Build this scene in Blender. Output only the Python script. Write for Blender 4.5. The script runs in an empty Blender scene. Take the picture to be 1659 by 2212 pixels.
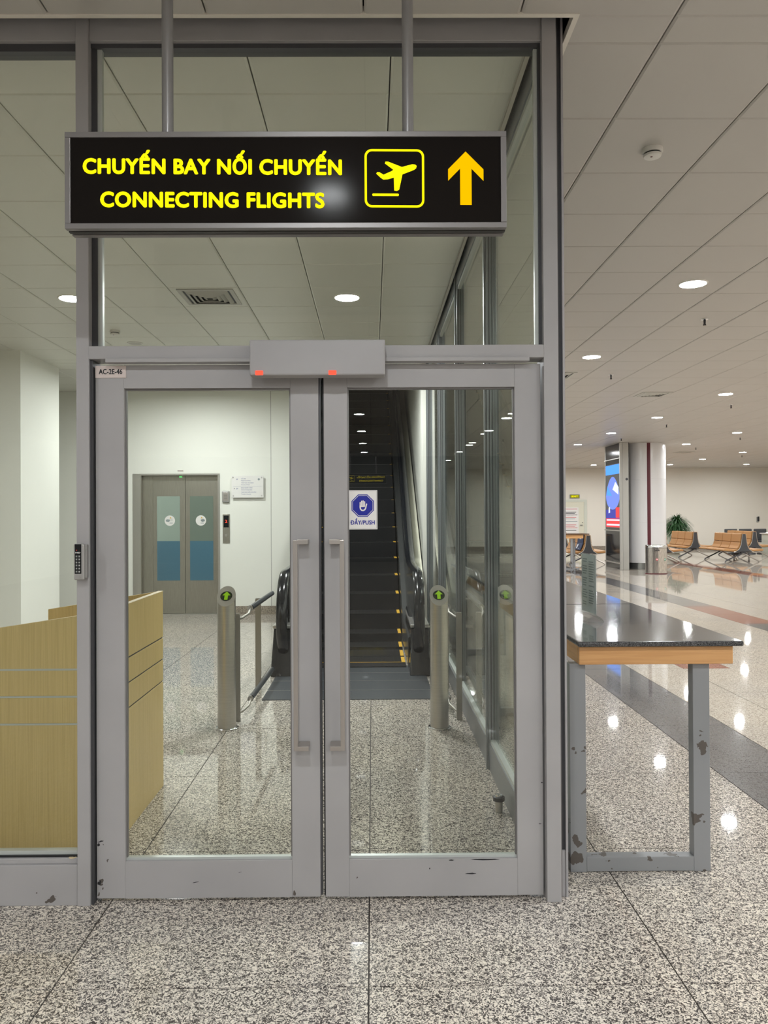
import bpy, bmesh, math, random
from mathutils import Vector, Matrix
random.seed(4)
sc = bpy.context.scene
COL = sc.collection

# ------------------------------------------------------------------ camera, world, exposure
EYE = 1.4937
cam_d = bpy.data.cameras.new('camera')
cam = bpy.data.objects.new('camera', cam_d)
COL.objects.link(cam)
RX = Vector((0.99996671, -0.00628517, -0.00520255))
UP = Vector((0.00515872, -0.00696916, 0.99996241))
FW = Vector((0.00632119, 0.99995596, 0.00693651))
cam.matrix_world = Matrix(((RX.x, UP.x, -FW.x, 0), (RX.y, UP.y, -FW.y, 0), (RX.z, UP.z, -FW.z, EYE), (0, 0, 0, 1)))
cam_d.sensor_fit = 'AUTO'
cam_d.sensor_width = 36
cam_d.lens = 1682.7 * 36 / 2212
cam_d.shift_x = (829.5 - 815.03) / 2212
cam_d.shift_y = -(1106 - 1100.26) / 2212
cam_d.clip_start = 0.05
cam_d.clip_end = 200
sc.camera = cam

world = bpy.data.worlds.new('world')
sc.world = world
world.use_nodes = True
world.node_tree.nodes['Background'].inputs[0].default_value = (0.9, 0.95, 1.0, 1)
world.node_tree.nodes['Background'].inputs[1].default_value = 0.05

sc.view_settings.view_transform = 'Standard'
sc.view_settings.look = 'None'
sc.view_settings.gamma = 1
sc.view_settings.use_curve_mapping = False
sc.view_settings.exposure = 0.0
LAMP = 440.0        # radiance of the hall downlights
LAMP_IN = 650.0     # radiance of the downlights behind the glass
sc.cycles.use_denoising = True
sc.cycles.sample_clamp_indirect = 5.0
sc.cycles.max_bounces = 12
sc.cycles.transparent_max_bounces = 40
sc.cycles.caustics_reflective = False
sc.cycles.caustics_refractive = False

CZ = EYE + 1.88      # underside of the ceiling tiles
CT = 0.5905          # ceiling module

# ------------------------------------------------------------------ materials
def mat(name, col, rough=0.5, metal=0.0, emit=None, estr=0.0, spec=0.5, coat=0.0):
    m = bpy.data.materials.new(name)
    m.use_nodes = True
    b = m.node_tree.nodes['Principled BSDF']
    b.inputs['Base Color'].default_value = (*col, 1)
    b.inputs['Roughness'].default_value = rough
    b.inputs['Metallic'].default_value = metal
    b.inputs['Specular IOR Level'].default_value = spec
    b.inputs['Coat Weight'].default_value = coat
    if emit:
        b.inputs['Emission Color'].default_value = (*emit, 1)
        b.inputs['Emission Strength'].default_value = estr
    return m

def N(m, kind, **kw):
    n = m.node_tree.nodes.new(kind)
    for k, v in kw.items():
        setattr(n, k, v)
    return n

def L(m, a, b):
    m.node_tree.links.new(a, b)

def ramp(m, src, stops, interp='LINEAR'):
    r = N(m, 'ShaderNodeValToRGB')
    r.color_ramp.interpolation = interp
    e = r.color_ramp.elements
    while len(e) < len(stops):
        e.new(0.5)
    for i, (p, c) in enumerate(stops):
        e[i].position = p
        e[i].color = (*c, 1)
    L(m, src, r.inputs[0])
    return r

def bsdf(m):
    return m.node_tree.nodes['Principled BSDF']

def speckle(name, light, mid, dark, rough, scale=70.0, cuts=(0.40, 0.47), spec=0.5, coat=0.0):
    """granite / terrazzo in world space so neighbouring tiles never repeat"""
    m = mat(name, light, rough, spec=spec, coat=coat)
    bsdf(m).inputs['Coat Roughness'].default_value = 0.2
    g = N(m, 'ShaderNodeNewGeometry')
    n = N(m, 'ShaderNodeTexNoise')
    n.inputs['Scale'].default_value = scale
    n.inputs['Detail'].default_value = 3
    n.inputs['Roughness'].default_value = 0.55
    n.inputs['Distortion'].default_value = 1.6
    L(m, g.outputs['Position'], n.inputs['Vector'])
    r = ramp(m, n.outputs['Fac'], [(0, dark), (cuts[0], dark), (cuts[1], mid), (cuts[1] + 0.06, light), (1, light)])
    n2 = N(m, 'ShaderNodeTexNoise')
    n2.inputs['Scale'].default_value = 1.3
    n2.inputs['Detail'].default_value = 2
    L(m, g.outputs['Position'], n2.inputs['Vector'])
    r2 = ramp(m, n2.outputs['Fac'], [(0.3, (0.92, 0.92, 0.94)), (0.7, (1.04, 1.02, 1.0))])
    mx = N(m, 'ShaderNodeMix', data_type='RGBA', blend_type='MULTIPLY')
    mx.inputs[0].default_value = 1
    L(m, r.outputs[0], mx.inputs[6])
    L(m, r2.outputs[0], mx.inputs[7])
    L(m, mx.outputs[2], bsdf(m).inputs['Base Color'])
    return m

def painted(name, col, chip_cut, rough=0.42, zmax=None):
    """grey paint with a faint mottling and a few worn chips, denser near the floor"""
    m = mat(name, col, rough)
    g = N(m, 'ShaderNodeNewGeometry')
    n = N(m, 'ShaderNodeTexNoise')
    n.inputs['Scale'].default_value = 3.0
    n.inputs['Detail'].default_value = 4
    L(m, g.outputs['Position'], n.inputs['Vector'])
    r = ramp(m, n.outputs['Fac'], [(0.3, tuple(c * 0.93 for c in col)), (0.7, tuple(c * 1.05 for c in col))])
    c = N(m, 'ShaderNodeTexNoise')
    c.inputs['Scale'].default_value = 14
    c.inputs['Detail'].default_value = 3
    L(m, g.outputs['Position'], c.inputs['Vector'])
    sx = N(m, 'ShaderNodeSeparateXYZ')
    L(m, g.outputs['Position'], sx.inputs[0])
    mr = N(m, 'ShaderNodeMapRange')
    mr.inputs[1].default_value = 0.0
    mr.inputs[2].default_value = 1.1
    mr.inputs[3].default_value = 0.0
    mr.inputs[4].default_value = 0.16
    L(m, sx.outputs['Z'], mr.inputs[0])
    sub = N(m, 'ShaderNodeMath', operation='SUBTRACT')
    L(m, c.outputs['Fac'], sub.inputs[0])
    L(m, mr.outputs[0], sub.inputs[1])
    cut = N(m, 'ShaderNodeMath', operation='GREATER_THAN')
    cut.inputs[1].default_value = chip_cut
    L(m, sub.outputs[0], cut.inputs[0])
    mx = N(m, 'ShaderNodeMix', data_type='RGBA')
    L(m, cut.outputs[0], mx.inputs[0])
    L(m, r.outputs[0], mx.inputs[6])
    mx.inputs[7].default_value = (0.10, 0.085, 0.075, 1)
    L(m, mx.outputs[2], bsdf(m).inputs['Base Color'])
    return m

def brushed(name, col, rough=0.35, metal=0.9, axis=(60, 60, 1.2), var=0.12):
    m = mat(name, col, rough, metal)
    t = N(m, 'ShaderNodeTexCoord')
    mp = N(m, 'ShaderNodeMapping')
    mp.inputs['Scale'].default_value = axis
    L(m, t.outputs['Object'], mp.inputs[0])
    n = N(m, 'ShaderNodeTexNoise')
    n.inputs['Scale'].default_value = 6
    n.inputs['Detail'].default_value = 3
    L(m, mp.outputs[0], n.inputs['Vector'])
    r = ramp(m, n.outputs['Fac'], [(0.3, tuple(c * (1 - var) for c in col)), (0.7, tuple(min(1, c * (1 + var)) for c in col))])
    L(m, r.outputs[0], bsdf(m).inputs['Base Color'])
    return m

def wood(name, col, dark, axis=(60, 60, 1.5), rough=0.4):
    m = mat(name, col, rough)
    g = N(m, 'ShaderNodeNewGeometry')
    mp = N(m, 'ShaderNodeMapping')
    mp.inputs['Scale'].default_value = axis
    L(m, g.outputs['Position'], mp.inputs[0])
    n = N(m, 'ShaderNodeTexNoise')
    n.inputs['Scale'].default_value = 2.2
    n.inputs['Detail'].default_value = 5
    n.inputs['Distortion'].default_value = 0.4
    L(m, mp.outputs[0], n.inputs['Vector'])
    r = ramp(m, n.outputs['Fac'], [(0.25, dark), (0.6, col)])
    L(m, r.outputs[0], bsdf(m).inputs['Base Color'])
    return m

def glass(name, tint, f0=0.032, gloss=(1, 1, 1), rough=0.0, smudge=0.0):
    m = bpy.data.materials.new(name)
    m.use_nodes = True
    nt = m.node_tree
    nt.nodes.remove(nt.nodes['Principled BSDF'])
    out = nt.nodes['Material Output']
    tr = N(m, 'ShaderNodeBsdfTransparent')
    tr.inputs[0].default_value = (*tint, 1)
    gl = N(m, 'ShaderNodeBsdfGlossy')
    gl.inputs['Color'].default_value = (*gloss, 1)
    gl.inputs['Roughness'].default_value = rough
    lw = N(m, 'ShaderNodeLayerWeight')
    lw.inputs['Blend'].default_value = 0.5
    pw = N(m, 'ShaderNodeMath', operation='POWER')
    pw.inputs[1].default_value = 5
    L(m, lw.outputs['Facing'], pw.inputs[0])
    ma = N(m, 'ShaderNodeMath', operation='MULTIPLY_ADD')
    ma.inputs[1].default_value = 1 - f0
    ma.inputs[2].default_value = f0
    L(m, pw.outputs[0], ma.inputs[0])
    mx = N(m, 'ShaderNodeMixShader')
    L(m, ma.outputs[0], mx.inputs[0])
    L(m, tr.outputs[0], mx.inputs[1])
    L(m, gl.outputs[0], mx.inputs[2])
    res = mx
    if smudge:
        df = N(m, 'ShaderNodeBsdfDiffuse')
        df.inputs[0].default_value = (0.8, 0.8, 0.78, 1)
        g = N(m, 'ShaderNodeNewGeometry')
        n = N(m, 'ShaderNodeTexNoise')
        n.inputs['Scale'].default_value = 1.6
        n.inputs['Detail'].default_value = 6
        n.inputs['Roughness'].default_value = 0.7
        L(m, g.outputs['Position'], n.inputs['Vector'])
        mr = N(m, 'ShaderNodeMapRange')
        mr.inputs[1].default_value = 0.45
        mr.inputs[2].default_value = 0.9
        mr.inputs[4].default_value = smudge
        L(m, n.outputs['Fac'], mr.inputs[0])
        m2 = N(m, 'ShaderNodeMixShader')
        L(m, mr.outputs[0], m2.inputs[0])
        L(m, mx.outputs[0], m2.inputs[1])
        L(m, df.outputs[0], m2.inputs[2])
        res = m2
    L(m, res.outputs[0], out.inputs[0])
    return m

def emitter(name, col, strength):
    m = bpy.data.materials.new(name)
    m.use_nodes = True
    nt = m.node_tree
    nt.nodes.remove(nt.nodes['Principled BSDF'])
    e = N(m, 'ShaderNodeEmission')
    e.inputs[0].default_value = (*col, 1)
    e.inputs[1].default_value = strength
    L(m, e.outputs[0], nt.nodes['Material Output'].inputs[0])
    return m

M = {}
M['paint'] = painted('grey_frame_paint', (0.38, 0.368, 0.372), 0.70)
M['paint_leg'] = painted('chipped_grey_paint', (0.27, 0.275, 0.285), 0.59)
M['alu'] = mat('anodised_aluminium', (0.27, 0.285, 0.30), 0.36, 0.6)
M['alu_dark'] = mat('dark_channel', (0.075, 0.075, 0.082), 0.45, 0.3)
M['bead'] = mat('pale_glazing_bead', (0.55, 0.58, 0.56), 0.35, 0.3)
M['rubber'] = mat('black_rubber', (0.012, 0.012, 0.013), 0.5)
M['glass'] = glass('greenish_glass', (0.955, 0.967, 0.94), smudge=0.012)
M['glass_side'] = glass('partition_glass', (0.90, 0.93, 0.90), f0=0.05)
M['acrylic'] = glass('clear_acrylic', (0.955, 0.97, 0.97), f0=0.09, rough=0.06)
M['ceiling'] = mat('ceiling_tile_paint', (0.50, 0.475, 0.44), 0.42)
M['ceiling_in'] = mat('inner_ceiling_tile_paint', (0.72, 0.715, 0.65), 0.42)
M['gap'] = mat('ceiling_void', (0.035, 0.033, 0.03), 0.9)
M['trim'] = mat('ceiling_trim', (0.78, 0.74, 0.66), 0.4)
M['wall'] = mat('white_wall_paint', (0.84, 0.84, 0.78), 0.55)
M['hallwall'] = mat('cream_hall_wall', (0.80, 0.755, 0.68), 0.6)
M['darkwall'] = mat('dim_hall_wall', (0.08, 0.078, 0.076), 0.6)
M['floor'] = speckle('speckled_granite', (0.80, 0.735, 0.645), (0.43, 0.39, 0.35), (0.075, 0.066, 0.062), 0.03, 95, (0.445, 0.50), coat=0.10)
M['floor_far'] = speckle('glare_creamed_granite', (0.66, 0.60, 0.51), (0.52, 0.46, 0.39), (0.27, 0.23, 0.20), 0.035, 95, (0.42, 0.49), coat=0.06)  # same granite as the rest; glare and distance softening put into its colours
M['floor_grey'] = speckle('dark_grey_granite', (0.20, 0.195, 0.195), (0.165, 0.16, 0.16), (0.09, 0.087, 0.088), 0.04, 90, (0.40, 0.47), coat=0.12)
M['floor_red'] = speckle('red_granite', (0.42, 0.20, 0.15), (0.34, 0.15, 0.11), (0.16, 0.07, 0.05), 0.045, 90, (0.40, 0.47))
M['joint'] = mat('dark_floor_joint', (0.055, 0.045, 0.04), 0.7)
M['skirting'] = speckle('granite_skirting', (0.40, 0.35, 0.28), (0.28, 0.24, 0.19), (0.12, 0.10, 0.085), 0.3, 80, (0.42, 0.5))
M['granite'] = speckle('haze_greyed_black_granite', (0.15, 0.15, 0.155), (0.09, 0.09, 0.093), (0.022, 0.022, 0.024), 0.06, 260, (0.46, 0.54), 0.45, 0.2)  # polished black stone, base greyed to carry the reflection haze
M['apron'] = wood('varnished_orange_wood', (0.66, 0.36, 0.15), (0.54, 0.27, 0.10), (1.5, 1.5, 40), 0.32)
M['oak'] = wood('pale_oak_veneer', (0.64, 0.475, 0.21), (0.53, 0.385, 0.155), (70, 70, 1.2), 0.38)
M['oak_edge'] = mat('pale_oak_edge', (0.74, 0.60, 0.38), 0.45)
M['steel'] = brushed('brushed_steel', (0.52, 0.50, 0.46))
M['steel_v'] = brushed('brushed_lift_steel', (0.40, 0.38, 0.33), 0.34, 0.85)
M['steel_lt'] = mat('satin_steel', (0.62, 0.60, 0.57), 0.28, 0.9)
M['chrome'] = mat('chrome', (0.75, 0.75, 0.76), 0.12, 1.0)
M['handle'] = mat('satin_door_handle', (0.46, 0.42, 0.39), 0.38, 0.75)
M['signblack'] = mat('sign_face_black', (0.013, 0.011, 0.010), 0.12, spec=0.02)
M['signframe'] = mat('sign_frame_grey', (0.235, 0.222, 0.222), 0.4, 0.4)
M['signunder'] = mat('sign_underside', (0.045, 0.042, 0.04), 0.5)
M['yellow_lit'] = emitter('backlit_yellow', (1.0, 0.88, 0.004), 1.3)
M['arrow_lit'] = emitter('backlit_amber', (1.0, 0.56, 0.0), 1.05)
M['yellow_dim'] = emitter('backlit_yellow_far', (1.0, 0.80, 0.03), 2.6)
M['pole'] = mat('sign_pole_grey', (0.30, 0.295, 0.30), 0.35, 0.5)
M['red_led'] = emitter('red_indicator', (1.0, 0.09, 0.05), 1.6)
M['white_plastic'] = mat('white_plastic', (0.72, 0.70, 0.66), 0.4)
M['paper'] = mat('white_sticker', (0.80, 0.78, 0.76), 0.5)
M['blue'] = mat('deep_blue_print', (0.006, 0.014, 0.30), 0.4)
M['ink'] = mat('black_ink', (0.015, 0.015, 0.018), 0.5)
M['plate'] = mat('pinkish_plate', (0.66, 0.57, 0.54), 0.4)
M['reader_grey'] = mat('reader_body_grey', (0.40, 0.39, 0.38), 0.35, 0.4)
M['black_gloss'] = mat('black_gloss', (0.012, 0.013, 0.015), 0.12)
M['key'] = mat('grey_key', (0.16, 0.16, 0.155), 0.5)
M['lens'] = emitter('downlight_lens', (0.95, 0.99, 1.0), LAMP)
M['lens_in'] = emitter('inner_downlight_lens', (0.95, 0.985, 1.0), LAMP_IN)
M['ring'] = mat('white_lamp_ring', (0.82, 0.80, 0.76), 0.35)
M['vent'] = mat('vent_grey', (0.50, 0.49, 0.45), 0.45)
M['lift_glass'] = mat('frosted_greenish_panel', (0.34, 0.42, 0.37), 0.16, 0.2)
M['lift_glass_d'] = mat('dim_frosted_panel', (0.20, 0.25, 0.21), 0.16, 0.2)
M['lift_blue'] = mat('blue_film', (0.075, 0.17, 0.235), 0.2)
M['mat_dark'] = mat('dark_landing_plate', (0.055, 0.062, 0.072), 0.42, 0.3)
M['step'] = mat('black_step', (0.006, 0.006, 0.007), 0.5, spec=0.25)
M['riser'] = mat('dark_riser', (0.011, 0.010, 0.009), 0.5, spec=0.25)
M['nosing'] = mat('step_nosing', (0.07, 0.07, 0.068), 0.4, 0.4)
M['yellow'] = mat('yellow_step_mark', (0.72, 0.42, 0.04), 0.5)
M['handrail'] = mat('black_handrail', (0.008, 0.009, 0.011), 0.16)
M['panel_steel'] = mat('balustrade_steel', (0.30, 0.31, 0.31), 0.24, 0.85)
M['leaf'] = mat('dark_green_leaf', (0.025, 0.085, 0.022), 0.5)
M['pot'] = mat('pale_planter', (0.62, 0.64, 0.56), 0.4)
M['leather'] = mat('tan_leather', (0.46, 0.235, 0.085), 0.42)
M['seam'] = mat('dark_seam', (0.10, 0.045, 0.015), 0.6)
M['shell'] = mat('charcoal_shell', (0.06, 0.062, 0.068), 0.4)
M['navy'] = mat('navy_cloth', (0.025, 0.045, 0.11), 0.6)
M['pale'] = mat('pale_print', (0.62, 0.66, 0.72), 0.6)
M['column'] = mat('white_column_panel', (0.74, 0.73, 0.74), 0.22)
M['maroon'] = mat('maroon_strip', (0.10, 0.012, 0.022), 0.35)
M['kiosk_frame'] = mat('kiosk_grey_frame', (0.46, 0.45, 0.42), 0.4, 0.3)
M['screen_bg'] = emitter('screen_dim_grey', (0.28, 0.27, 0.25), 0.55)
M['screen_blue'] = emitter('screen_blue', (0.09, 0.30, 1.0), 1.6)
M['screen_lilac'] = emitter('screen_lilac', (0.24, 0.34, 0.95), 1.1)
M['screen_white'] = emitter('screen_white', (0.75, 0.78, 1.0), 1.3)
M['screen_red'] = emitter('screen_red', (0.85, 0.09, 0.09), 1.2)
M['screen_purple'] = emitter('screen_violet', (0.12, 0.12, 0.55), 0.9)
M['green_arrow'] = emitter('green_arrow_glow', (0.38, 0.75, 0.02), 0.55)
M['dial'] = mat('dark_green_dial', (0.012, 0.02, 0.006), 0.15)
M['post'] = brushed('brushed_post_steel', (0.50, 0.48, 0.44), 0.3, 0.9, (1, 1, 30), 0.05)
M['rail_dark'] = mat('dark_padded_rail', (0.03, 0.034, 0.04), 0.3)
M['flatbar'] = mat('flat_bar_steel', (0.33, 0.31, 0.28), 0.36, 0.75)
M['doorcream'] = mat('cream_door', (0.70, 0.68, 0.56), 0.5)
M['exitsign'] = emitter('exit_sign_yellow', (0.42, 0.40, 0.03), 0.7)
M['redink'] = mat('red_ink', (0.60, 0.10, 0.12), 0.5)
M['greenink'] = mat('green_ink', (0.03, 0.25, 0.14), 0.5)
M['binsteel'] = brushed('wavy_bin_steel', (0.62, 0.58, 0.54), 0.16, 0.95, (30, 30, 2), 0.35)

# ------------------------------------------------------------------ geometry helpers
def nb():
    return bmesh.new()

def bx(bm, x0, x1, y0, y1, z0, z1):
    v = [bm.verts.new((x, y, z)) for z in (z0, z1) for y in (y0, y1) for x in (x0, x1)]
    for f in ((0, 2, 3, 1), (4, 5, 7, 6), (0, 1, 5, 4), (2, 6, 7, 3), (0, 4, 6, 2), (1, 3, 7, 5)):
        bm.faces.new([v[i] for i in f])
    return bm

def box(*a):
    return bx(nb(), *a)

def hexa(bm, pts):
    """eight corners, bottom four then top four, both counterclockwise"""
    v = [bm.verts.new(p) for p in pts]
    for f in ((3, 2, 1, 0), (4, 5, 6, 7), (0, 1, 5, 4), (1, 2, 6, 5), (2, 3, 7, 6), (3, 0, 4, 7)):
        bm.faces.new([v[i] for i in f])
    return bm

def lathe(bm, prof, cx, cy, n=32, cap0=True, cap1=True, sx=1.0, sy=1.0):
    rings = []
    for r, z in prof:
        rings.append([bm.verts.new((cx + sx * r * math.cos(2 * math.pi * i / n), cy + sy * r * math.sin(2 * math.pi * i / n), z)) for i in range(n)])
    for a, b in zip(rings, rings[1:]):
        for i in range(n):
            bm.faces.new((a[i], a[(i + 1) % n], b[(i + 1) % n], b[i]))
    if cap0:
        bm.faces.new(rings[0][::-1])
    if cap1:
        bm.faces.new(rings[-1])
    return bm

def tube(bm, pts, r, n=12, rx=None, side=Vector((1, 0, 0)), cap=True):
    """round (or flattened, rx = half width along side) tube through points"""
    P = [Vector(p) for p in pts]
    rings = []
    for i, p in enumerate(P):
        t = (P[min(i + 1, len(P) - 1)] - P[max(i - 1, 0)]).normalized()
        s = side - t * side.dot(t)
        if s.length < 1e-4:
            s = Vector((0, 1, 0)) - t * t.y
        s.normalize()
        u = t.cross(s)
        rings.append([bm.verts.new(p + s * ((rx or r) * math.cos(2 * math.pi * k / n)) + u * (r * math.sin(2 * math.pi * k / n))) for k in range(n)])
    for a, b in zip(rings, rings[1:]):
        for k in range(n):
            bm.faces.new((a[k], b[k], b[(k + 1) % n], a[(k + 1) % n]))
    if cap:
        bm.faces.new(rings[0])
        bm.faces.new(rings[-1][::-1])
    return bm

def prism(bm, poly, frame, depth):
    """polygon (u, v) extruded; frame = (origin, u axis, v axis); extruded along u x v"""
    o, U, V = (Vector(a) for a in frame)
    w = U.cross(V).normalized() * depth
    a = [bm.verts.new(o + U * u + V * v) for u, v in poly]
    b = [bm.verts.new(o + U * u + V * v + w) for u, v in poly]
    n = len(poly)
    bm.faces.new(a[::-1])
    bm.faces.new(b)
    for i in range(n):
        bm.faces.new((a[i], a[(i + 1) % n], b[(i + 1) % n], b[i]))
    return bm

def wloc(o):
    v = Vector((0, 0, 0))
    while o is not None:
        v += o.location
        o = o.parent
    return v

def obj(name, bm, m, parent=None, bevel=0.0, smooth=False, local=False, seg=2):
    me = bpy.data.meshes.new(name)
    bmesh.ops.recalc_face_normals(bm, faces=bm.faces[:])
    bm.to_mesh(me)
    bm.free()
    if smooth:
        me.polygons.foreach_set('use_smooth', [True] * len(me.polygons))
        me.set_sharp_from_angle(angle=math.radians(38))
    if m is not None:
        me.materials.append(m)
    o = bpy.data.objects.new(name, me)
    COL.objects.link(o)
    if parent is not None:
        if not local:
            me.transform(Matrix.Translation(-wloc(parent)))
        o.parent = parent
    if bevel:
        md = o.modifiers.new('edge', 'BEVEL')
        md.width = bevel
        md.segments = seg
        md.limit_method = 'ANGLE'
    return o

def tag(o, label=None, cat=None, group=None, kind=None):
    for k, v in (('label', label), ('category', cat), ('group', group), ('kind', kind)):
        if v:
            o[k] = v
    return o

def T(name, label, cat, loc=(0, 0, 0), group=None, kind=None):
    o = bpy.data.objects.new(name, None)
    COL.objects.link(o)
    o.location = loc
    o.empty_display_size = 0.1
    return tag(o, label, cat, group, kind)

def copy_tree(o, loc, label=None):
    c = o.copy()
    COL.objects.link(c)
    c.location = loc
    if label:
        c['label'] = label
    for ch in list(o.children):
        d = ch.copy()
        COL.objects.link(d)
        d.parent = c
        for g in list(ch.children):
            e = g.copy()
            COL.objects.link(e)
            e.parent = d
    return c

def text(name, s, frame, width, cap, m, parent, bold=0.0, align='L', depth=0.0008, size_x=None):
    """lettering as a mesh; frame = (origin on the baseline, u axis, v axis); width = None keeps the natural width"""
    cu = bpy.data.curves.new(name, 'FONT')
    cu.body = s
    cu.size = 1.0
    cu.resolution_u = 4
    cu.space_character = 1.0 + bold * 1.2
    to = bpy.data.objects.new(name, cu)
    COL.objects.link(to)
    dg = bpy.context.evaluated_depsgraph_get()
    me = bpy.data.meshes.new_from_object(to.evaluated_get(dg))
    bpy.data.objects.remove(to)
    bpy.data.curves.remove(cu)
    xs = [v.co.x for v in me.vertices]
    x0, x1 = min(xs), max(xs)
    k = cap / 0.728
    kx = (width / (x1 - x0)) if width else k * (size_x or 1.0)
    off = {'L': 0.0, 'C': -0.5, 'R': -1.0}[align] * (x1 - x0) * kx
    o0, U, V = (Vector(a) for a in frame)
    w = U.cross(V).normalized()
    for v in me.vertices:
        v.co = o0 + U * ((v.co.x - x0) * kx + off) + V * (v.co.y * k) + w * depth
    if bold:
        # heavier strokes: the same outlines again, each nudged and lifted a hair
        rb = bold * k * 0.8
        vs0 = [v.co.copy() for v in me.vertices]
        fs0 = [tuple(p.vertices) for p in me.polygons]
        VV, FF = [], []
        nn = 9
        for q in range(nn):
            a = 2 * math.pi * q / (nn - 1)
            d = Vector((0, 0, 0)) if q == nn - 1 else (U * math.cos(a) + V * math.sin(a)) * rb
            b0 = len(VV)
            VV += [p + d + w * (depth * 0.04 * q) for p in vs0]
            FF += [tuple(b0 + i for i in f) for f in fs0]
        bpy.data.meshes.remove(me)
        me = bpy.data.meshes.new(name)
        me.from_pydata(VV, [], FF)
    me.materials.clear()
    me.materials.append(m)
    o = bpy.data.objects.new(name, me)
    COL.objects.link(o)
    if parent is not None:
        me.transform(Matrix.Translation(-wloc(parent)))
        o.parent = parent
    return o

FX, FZ = (1, 0, 0), (0, 0, 1)       # a face turned towards the viewer (-y)

# ------------------------------------------------------------------ floor
X0, X1, Y0, Y1 = -8.0, 17.0, -19.0, 32.3
fl = box(X0, X1, Y0, Y1, -0.12, -0.0035)
floor = tag(obj('floor', fl, M['joint']), 'polished speckled granite floor laid in one metre tiles with dark joints', 'floor', kind='structure')
GX, GY = -0.0194, 2.4763
def tile_mesh(w, d, m, bev=0.0, t=0.02):
    bm = nb()
    top = [bm.verts.new((x, y, 0)) for x, y in ((-w / 2 + bev, -d / 2 + bev), (w / 2 - bev, -d / 2 + bev), (w / 2 - bev, d / 2 - bev), (-w / 2 + bev, d / 2 - bev))]
    bot = [bm.verts.new((x, y, -t)) for x, y in ((-w / 2, -d / 2), (w / 2, -d / 2), (w / 2, d / 2), (-w / 2, d / 2))]
    bm.faces.new(top)
    for i in range(4):
        bm.faces.new((bot[i], bot[(i + 1) % 4], top[(i + 1) % 4], top[i]))
    me = bpy.data.meshes.new('tile')
    bm.to_mesh(me)
    bm.free()
    me.materials.append(m)
    return me

def put(name, me, loc, parent):
    o = bpy.data.objects.new(name, me)
    COL.objects.link(o)
    o.parent = parent
    o.location = loc
    return o

def join_tiles(name, items, parent, sign=1):
    """many alike tiles past the limit, joined into one mesh with several materials"""
    V, F, MI, mats = [], [], [], []
    for me, loc in items:
        m = me.materials[0]
        if m not in mats:
            mats.append(m)
        b = len(V)
        V += [(v.co.x + loc[0], v.co.y + loc[1], v.co.z + loc[2]) for v in me.vertices]
        for p in me.polygons:
            F.append([b + i for i in p.vertices])
            MI.append(mats.index(m))
    me = bpy.data.meshes.new(name)
    me.from_pydata(V, [], F)
    for m in mats:
        me.materials.append(m)
    me.polygons.foreach_set('material_index', MI)
    o = bpy.data.objects.new(name, me)
    COL.objects.link(o)
    o.parent = parent
    o['kind'] = 'stuff'
    return o

cache = {}
def tm(w, d, m, **k):
    key = (round(w, 4), round(d, 4), m.name)
    if key not in cache:
        cache[key] = tile_mesh(w, d, m, **k)
    return cache[key]

def visible(x, y, z):
    """rough test that a spot can be seen from the photograph's standpoint"""
    return y > 1.2 and abs(x - 0.01 * y) < 0.54 * y + 0.6 and abs(z - EYE) < 0.70 * y + 0.5

fitems = []
J = 0.0055
for i in range(-8, 17):
    for j in range(-21, 30):
        xa, ya = GX + i, GY + j
        yc = ya + 0.5
        if i == 2 or i == 5:
            band = M['floor_grey']
            if i == 5 and j in (8, 9):
                band = M['floor_red']
            fitems.append((tm(0.5 - J, 1 - J, band), (xa + 0.25, yc, 0)))
            fitems.append((tm(0.5 - J, 1 - J, M['floor_far']), (xa + 0.75, yc, 0)))
        elif i == 9:
            fitems.append((tm(0.5 - J, 1 - J, M['floor_red']), (xa + 0.25, yc, 0)))
            fitems.append((tm(0.5 - J, 1 - J, M['floor_far']), (xa + 0.75, yc, 0)))
        elif i == 3 and j == 5:
            fitems.append((tm(0.45 - J, 1 - J, M['floor_red']), (xa + 0.225, yc, 0)))
            fitems.append((tm(0.55 - J, 1 - J, M['floor_far']), (xa + 0.725, yc, 0)))
        else:
            fitems.append((tm(1 - J, 1 - J, M['floor_far'] if i > 2 else M['floor']), (xa + 0.5, yc, 0)))
seen = [t for t in fitems if visible(*t[1])]
seen.sort(key=lambda t: t[1][0] ** 2 + t[1][1] ** 2)
seen = seen[:290]
ids = set(id(t) for t in seen)
for me, loc in seen:
    put('floor_tile', me, loc, floor)
join_tiles('distant_floor_tiles', [t for t in fitems if id(t) not in ids], floor)

# ------------------------------------------------------------------ ceilings
BXR = 0.77           # right edge of the ceiling opening round the glass box
BYF = 2.93           # front edge of it
VX0, VX1, VY0, VY1 = -1.04, 0.62, 9.60, 18.5   # escalator opening
slab = nb()
bx(slab, X0, X1, Y0, BYF, CZ + 0.03, CZ + 0.2)
bx(slab, BXR, X1, BYF, Y1, CZ + 0.03, CZ + 0.2)
bx(slab, X0, BXR, BYF, 3.16, CZ + 0.10, CZ + 0.2)
ceiling = tag(obj('ceiling', slab, M['gap']), 'hall ceiling of square off-white metal tiles with dark joints', 'ceiling', kind='structure')
slab2 = nb()
bx(slab2, X0, VX0 - 0.02, 3.16, 11.9, CZ + 0.03, CZ + 0.2)
bx(slab2, VX0 - 0.02, BXR, 3.16, VY0, CZ + 0.03, CZ + 0.2)
ceiling_in = tag(obj('ceiling.001', slab2, M['gap']), 'ceiling of square tiles over the lift lobby behind the glass', 'ceiling', kind='structure')

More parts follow.
